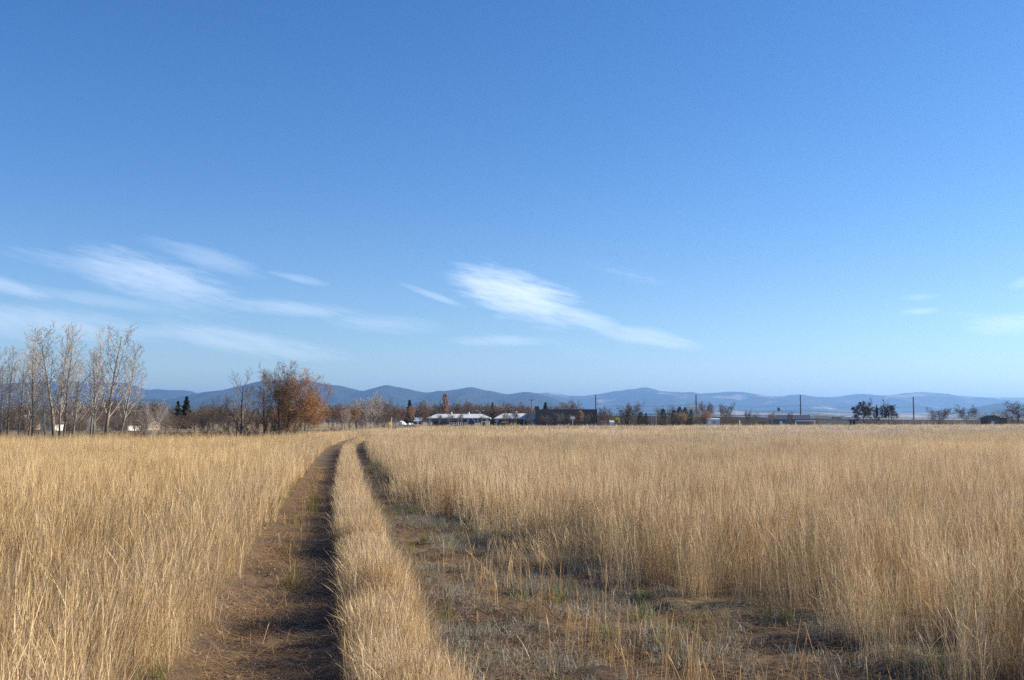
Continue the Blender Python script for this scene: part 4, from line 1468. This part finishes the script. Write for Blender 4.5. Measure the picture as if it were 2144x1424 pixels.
# water-tank on a thin stand in the distance
o = thing('water_tower', 'small round tank on a thin stalk behind the blue barn', 'water tower', (at(1630, 640), 640, 0))
hT = zat(853, 640)
MB().tube([(0, 0, 0), (0, 0, hT - 1.6)], .32, 8).build('stalk', STEEL, o)
MB().tube([(0, 0, hT - 2.4), (0, 0, hT - 1.9), (0, 0, hT - 1.0), (0, 0, hT - .3), (0, 0, hT)], [.4, 1.0, 1.25, .95, .2], 14).build('tank', BLUEW, o, True)

# basketball hoop
o = thing('basketball_hoop', 'white-boarded basketball hoop in front of the brick building', 'basketball hoop', (at(1199, 380), 380, 0))
MB().tube([(0, 1.2, 0), (0, 1.2, 2.6), (-.1, .2, 3.1)], .11, 8).build('post', STEEL, o)
bb = MB()
bb.prism([(-.95, 2.75), (.75, 2.75), (.75, 3.35), (.45, 3.75), (-.65, 3.75), (-.95, 3.35)], 0, .08)
bb.build('backboard', WHITE, o)
MB().tube([(-.1 + .23 * math.cos(a_ * .5236), -.3 + .23 * math.sin(a_ * .5236), 2.95) for a_ in range(13)], .02, 5, cap=False).build('rim', REDP, o)

# backstop
o = thing('ball_backstop', 'tall pipe and mesh ball backstop left of the tall juniper', 'backstop', (at(1368, 388), 388, 0))
hK, wK = zat(870.5, 388), (1373 - 1363) / F * 388 / 2
for u in (-1, 0, 1):
    MB().tube([(u * wK, 0, 0), (u * wK, 0, hK)], .07, 6).build('post', STEEL, o)
for z in (.25, hK * .5, hK - .1):
    MB().tube([(-wK, 0, z), (wK, 0, z)], .05, 6).build('rail', STEEL, o)
m_ = MB()
for k in range(22):
    u = -wK + 2 * wK * k / 21
    m_.tube([(u, .03, .1), (u, .03, hK)], .008, 3, cap=False)
for k in range(24):
    z = .1 + (hK - .1) * k / 23
    m_.tube([(-wK, .03, z), (wK, .03, z)], .008, 3, cap=False)
m_.build('mesh_panel', STEEL, o)

# playground
o = thing('play_tower', 'yellow and green play tower with slide beside the white hut', 'play tower', (at(1292, 380), 380, 0))
for u in (-.75, .75):
    for v in (-.6, .6):
        MB().tube([(u, v, 0), (u, v, 3.4)], .09, 6).build('post', GREENP, o)
MB().box(-.85, .85, -.7, .7, 1.3, 1.42).build('deck', GREENP, o)
MB().prism([(-1.0, 2.5), (1.0, 2.5), (1.0, 2.75), (.0, 3.6), (-1.0, 2.75)], -.85, .85).build('roof', YELLOW, o)
MB().box(.3, .86, -.74, -.68, 1.44, 2.4).build('panel', YELLOW, o)
s_ = MB()
s_.prism([(-.8, 1.45), (-2.6, .15), (-2.9, .15), (-2.9, .3), (-2.55, .32), (-.8, 1.65)], -.35, .35)
s_.build('slide', YELLOW, o)
o = thing('slide', 'low red slide with ladder right of the play tower', 'slide', (at(1326, 382), 382, 0))
MB().prism([(-1.3, 1.75), (1.2, .25), (1.6, .25), (1.6, .4), (1.25, .42), (-1.3, 1.95)], -.3, .3).build('chute', REDP, o)
for v in (-.3, .3):
    MB().tube([(-1.35, v, 2.3), (-1.9, v, 0)], .05, 6).build('ladder_rail', STEEL, o)
for k in range(5):
    MB().tube([(-1.45 - k * .1, -.3, 1.8 - k * .38), (-1.45 - k * .1, .3, 1.8 - k * .38)], .04, 6).build('rung', STEEL, o)
o = thing('climbing_frame', 'blue and orange climbing frame in front of the second school wing', 'climbing frame', (at(1056, 382), 382, 0))
for u in (-2.6, -.9, .9, 2.6):
    MB().tube([(u, 0, 0), (u, 0, 2.3)], .12, 6).build('post', BLUEP, o)
MB().prism([(-1.5, 1.35), (1.6, 1.35), (1.1, 1.95), (-.9, 1.95)], -.8, .8).build('canopy', ORANGE, o)
MB().box(-2.7, -1.0, -.5, .5, .6, 1.5).build('panel', BLUEP, o)
MB().box(1.0, 2.7, -.5, .5, .3, 1.2).build('panel', BLUEP, o)
for px_ in (1258, 1262, 1268):
    o = thing('swing_frame', 'thin pale play post right of the brick building', 'play post', (at(px_, 381), 381, 0), group='pale play posts')
    MB().tube([(0, 0, 0), (0, 0, 2.2)], .08, 6).build('post', TANW, o)
    MB().tube([(-.5, 0, 1.9), (.5, 0, 1.9)], .06, 6).build('bar', TANW, o)


# dark car
def car(px, Y, label, L=4.6):
    o = thing('parked_car', label, 'car', (at(px, Y), Y, 0))
    MB().prism([(-2.3, .35), (2.25, .35), (2.3, .8), (1.5, .95), (-1.9, 1.0), (-2.3, .85)], -.86, .86).build('body', CARP, o)
    cb = MB().prism([(-1.75, .99), (1.0, .96), (.3, 1.48), (-1.1, 1.5)], -.74, .74).build('cabin', CARP, o)
    MB().prism([(-1.5, 1.04), (.75, 1.02), (.22, 1.41), (-1.02, 1.43)], -.752, -.742).build('side_window', GLASS, cb)
    for u in (-1.4, 1.4):
        for v in (-.8, .8):
            wl = MB().tube([(u, v - .1, .33), (u, v + .1, .33)], .33, 14).build('wheel', TYRE, o)
            MB().tube([(u, v - .115, .33), (u, v - .102, .33)], .19, 10).build('rim', STEEL, wl)
    for v in (-.6, .6):
        MB().box(2.2, 2.31, v - .2, v + .2, .62, .76).build('headlight', WHITE, o)
        MB().box(-2.31, -2.2, v - .2, v + .2, .66, .82).build('tail_light', REDP, o)
    return o


car(927, 386, 'dark parked car in front of the first white-roofed school wing')
o = car(938, 390, 'second dark car parked just behind the first one')

# yellow marker posts by the track's far end and pale dumped rocks
for (px_, ty_, Y_, lab, m2) in ((819.5, 873.5, 228, 'tall yellow marker post where the track leaves the meadow', YELLOW), (816, 884, 226, 'short orange-yellow marker post beside the tall one', ORANGE)):
    o = thing('marker_post', lab, 'marker post', (at(px_, Y_), Y_, 0))
    h_ = zat(ty_, Y_)
    MB().tube([(0, 0, 0), (.04, 0, h_ - .5)], .09, 8).build('shaft', m2, o)
    MB().tube([(.04, 0, h_ - .62), (.05, 0, h_)], .16, 8).build('cap', YELLOW if m2 is ORANGE else TANW, o)
for (px_, y_, s_) in ((842, 881, 1.0), (849, 884, .5), (858, 885, .6), (864, 885.5, .5)):
    mb = MB()
    k = 9
    rr_ = random.Random(int(px_))
    for lvl, (q, zz) in enumerate(((.8, 0), (1.05, .4), (.75, .95), (.2, 1.2))):
        for s in range(k):
            a_ = 6.283 * s / k
            g_ = q * rr_.uniform(.75, 1.2) * s_
            mb.v.append((g_ * math.cos(a_), g_ * math.sin(a_), zz * s_ * rr_.uniform(.85, 1.1)))
    for lvl in range(3):
        for s in range(k):
            s2 = (s + 1) % k
            mb.f.append((lvl * k + s, lvl * k + s2, (lvl + 1) * k + s2, (lvl + 1) * k + s))
    mb.f.append(tuple(3 * k + s for s in range(k)))
    ro = mb.build('boulder', WHITE)
    ro.location = (at(px_, 262), 262, .75)
    tag(ro, 'largest pale boulder on the low earth mound' if s_ == 1.0 else 'small pale boulder on the low earth mound', 'boulder', None if s_ == 1.0 else 'small pale boulders on the mound')
# earth mound
mb = MB()
NX, NY = 40, 14
for j in range(NY):
    for i in range(NX):
        u, v = i / (NX - 1) * 2 - 1, j / (NY - 1) * 2 - 1
        hz = 1.35 * max(0, 1 - u * u) ** .8 * max(0, 1 - v * v) * (.75 + .4 * math.sin(u * 6 + 1) * .4 + random.uniform(-.08, .08))
        mb.v.append((at(868, 260) + u * 5.8, 260 + v * 5, hz - .05))
for j in range(NY - 1):
    for i in range(NX - 1):
        q = j * NX + i
        mb.f.append((q, q + 1, q + NX + 1, q + NX))
tag(mb.build('earth_mound', material('mound_soil', (.24, .17, .10), .95, col2=(.13, .10, .065), scale=.8), smooth=True), 'low weedy earth mound at the far end of the track', None, kind='structure')
# pale rail seen by the ditch
o = thing('rail_gate', 'pale horizontal rail on posts beyond the red willow scrub', 'rail', (at(366, 118), 118, 0))
MB().tube([(-.75, 0, zat(894.5, 118)), (.75, 0, zat(894.5, 118))], .045, 6).build('rail', TANW, o)
for u in (-.6, .6):
    MB().tube([(u, .08, 0), (u, .08, zat(895, 118))], .04, 6).build('post', BARK_GREY, o)

# ------------------------------------------------------------------ highway bank with guard rail, fences
BANK = material('shaded_bank_turf', (.040, .034, .026), .95, col2=(.075, .062, .045), scale=.12, coords='Object')  # turf colour darkened to stand in for shade on the facing slope
mb = MB()
prof = [(1180, 869), (1250, 869.3), (1400, 871), (1540, 872.5), (1704, 875.5), (1860, 878), (2000, 878.5), (2200, 878.5), (2500, 878.5)]
NB = 120
for i in range(NB):
    px_ = 1180 + (2500 - 1180) * i / (NB - 1)
    ty_ = np.interp(px_, [p[0] for p in prof], [p[1] for p in prof])
    Y_ = 455
    X_ = at(px_, Y_)
    h_ = zat(ty_, Y_)
    for (dy, fz) in ((-5, 0), (-3.6, .2), (-2, .6), (0, .97), (2, 1.0), (14, 1.0), (24, 0)):
        mb.v.append((X_, Y_ + dy, h_ * fz - .02 + (random.uniform(-.08, .08) if 0 < fz < .9 else 0)))
for i in range(NB - 1):
    for k in range(6):
        q = i * 7 + k
        mb.f.append((q, q + 1, q + 8, q + 7))
tag(mb.build('highway_bank', BANK), 'long turfed highway embankment, coloured dark for shade, crossing behind the playground', None, kind='structure')
o = thing('guard_rail', 'long steel guard rail along the top of the highway bank', 'guard rail', (0, 457, 0))
gr = MB()
pts_ = []
for i in range(60):
    px_ = 1190 + (2480 - 1190) * i / 59
    pts_.append((at(px_, 455), 0, zat(np.interp(px_, [p[0] for p in prof], [p[1] for p in prof]), 455) + .62))
for (p_, q_) in zip(pts_[:-1], pts_[1:]):
    i = len(gr.v)
    gr.v += [(p_[0], 0, p_[2] - .16), (q_[0], 0, q_[2] - .16), (q_[0], 0, q_[2] + .16), (p_[0], 0, p_[2] + .16), (p_[0], .08, p_[2] - .16), (q_[0], .08, q_[2] - .16), (q_[0], .08, q_[2] + .16), (p_[0], .08, p_[2] + .16)]
    for q in ((0, 1, 2, 3), (7, 6, 5, 4), (3, 2, 6, 7), (0, 4, 5, 1)):
        gr.f.append(tuple(i + k for k in q))
gr.build('beam', STEEL, o)
post_me = MB().box(-.07, .07, .085, .2, -.75, .16).mesh('post', WOODP)
for p_ in pts_[::1]:
    c_ = link_mesh('post', post_me, o)
    c_.location = p_


def fence(label, px0, px1, Y, hgt, npost, rails, mat, name='fence', mesh=False, cat='fence'):
    x0, x1 = at(px0, Y), at(px1, Y)
    o = thing(name, label, cat, (x0, Y, 0))
    L = x1 - x0
    pm = MB().tube([(0, 0, 0), (0, 0, hgt)], .06, 6).mesh('post', mat)
    for k in range(npost):
        link_mesh('post', pm, o).location = (L * k / (npost - 1), 0, 0)
    rm_ = MB().tube([(0, -.07, 0), (L, -.07, 0)], .045, 5).mesh('rail', mat)
    for z in rails:
        link_mesh('rail', rm_, o).location = (0, 0, z)
    if mesh:
        m_ = MB()
        nn = int(L / .30)
        for k in range(nn):
            m_.box(L * k / nn + .03, L * k / nn + .21, .065, .075, .08, hgt - .05)
        mo = m_.build('mesh_panel', STEEL, o)
        mo['kind'] = 'stuff'
    return o


fence('grey mesh fence between the blue barn and the black shelter', 1713, 1776, 376, zat(881, 376), 7, (.15, zat(881, 376) - .06), STEEL, mesh=True)
fence('pale rail fence running below the bank right of the withered trees', 1835, 2062, 392, 2.2, 18, (1.0, 1.5, 2.05), STEEL)
fence('low rail fence left of the blue barn', 1530, 1612, 390, 1.5, 8, (.8, 1.4), BARK_GREY)
fence('low white railing before the parked cars', 942, 978, 380, 1.5, 9, (.7, 1.4), WHITE)
o = thing('white_post', 'short white post left of the blue barn', 'post', (at(1547, 384), 384, 0))
MB().tube([(0, 0, 0), (0, 0, 2.0)], .2, 8).build('shaft', WHITE, o)
MB().tube([(0, 0, 2.001), (0, 0, 2.2)], [.24, .1], 8).build('cap', WHITE, o)
o = thing('water_trough', 'small white trough on legs under the fan-shaped tree', 'trough', (at(2014, 372), 372, 0))
MB().prism([(-.8, .9), (.8, .9), (.95, 1.5), (-.95, 1.5)], -.4, .4).build('basin', WHITE, o)
for u in (-.6, .6):
    MB().box(u - .08, u + .08, -.3, .3, 0, .898).build('leg', WHITE, o)

# ------------------------------------------------------------------ haze: one closed box of pale even air
HZ = bpy.data.materials.new('haze_air')
HZ.use_nodes = True
t = NT(HZ.node_tree)
pv = t.n('ShaderNodeVolumePrincipled')
pv.inputs['Color'].default_value = (.28, .54, 1.0, 1)
pv.inputs['Density'].default_value = 7.8e-5
pv.inputs['Anisotropy'].default_value = .35
ov = t.n('ShaderNodeOutputMaterial')
t.link(pv.outputs[0], ov.inputs['Volume'])
hz = MB().box(-39000, 39000, -190, 26000, -6, 600).build('haze', HZ)
tag(hz, 'thin pale blue air haze over the whole plain', None, kind='stuff')
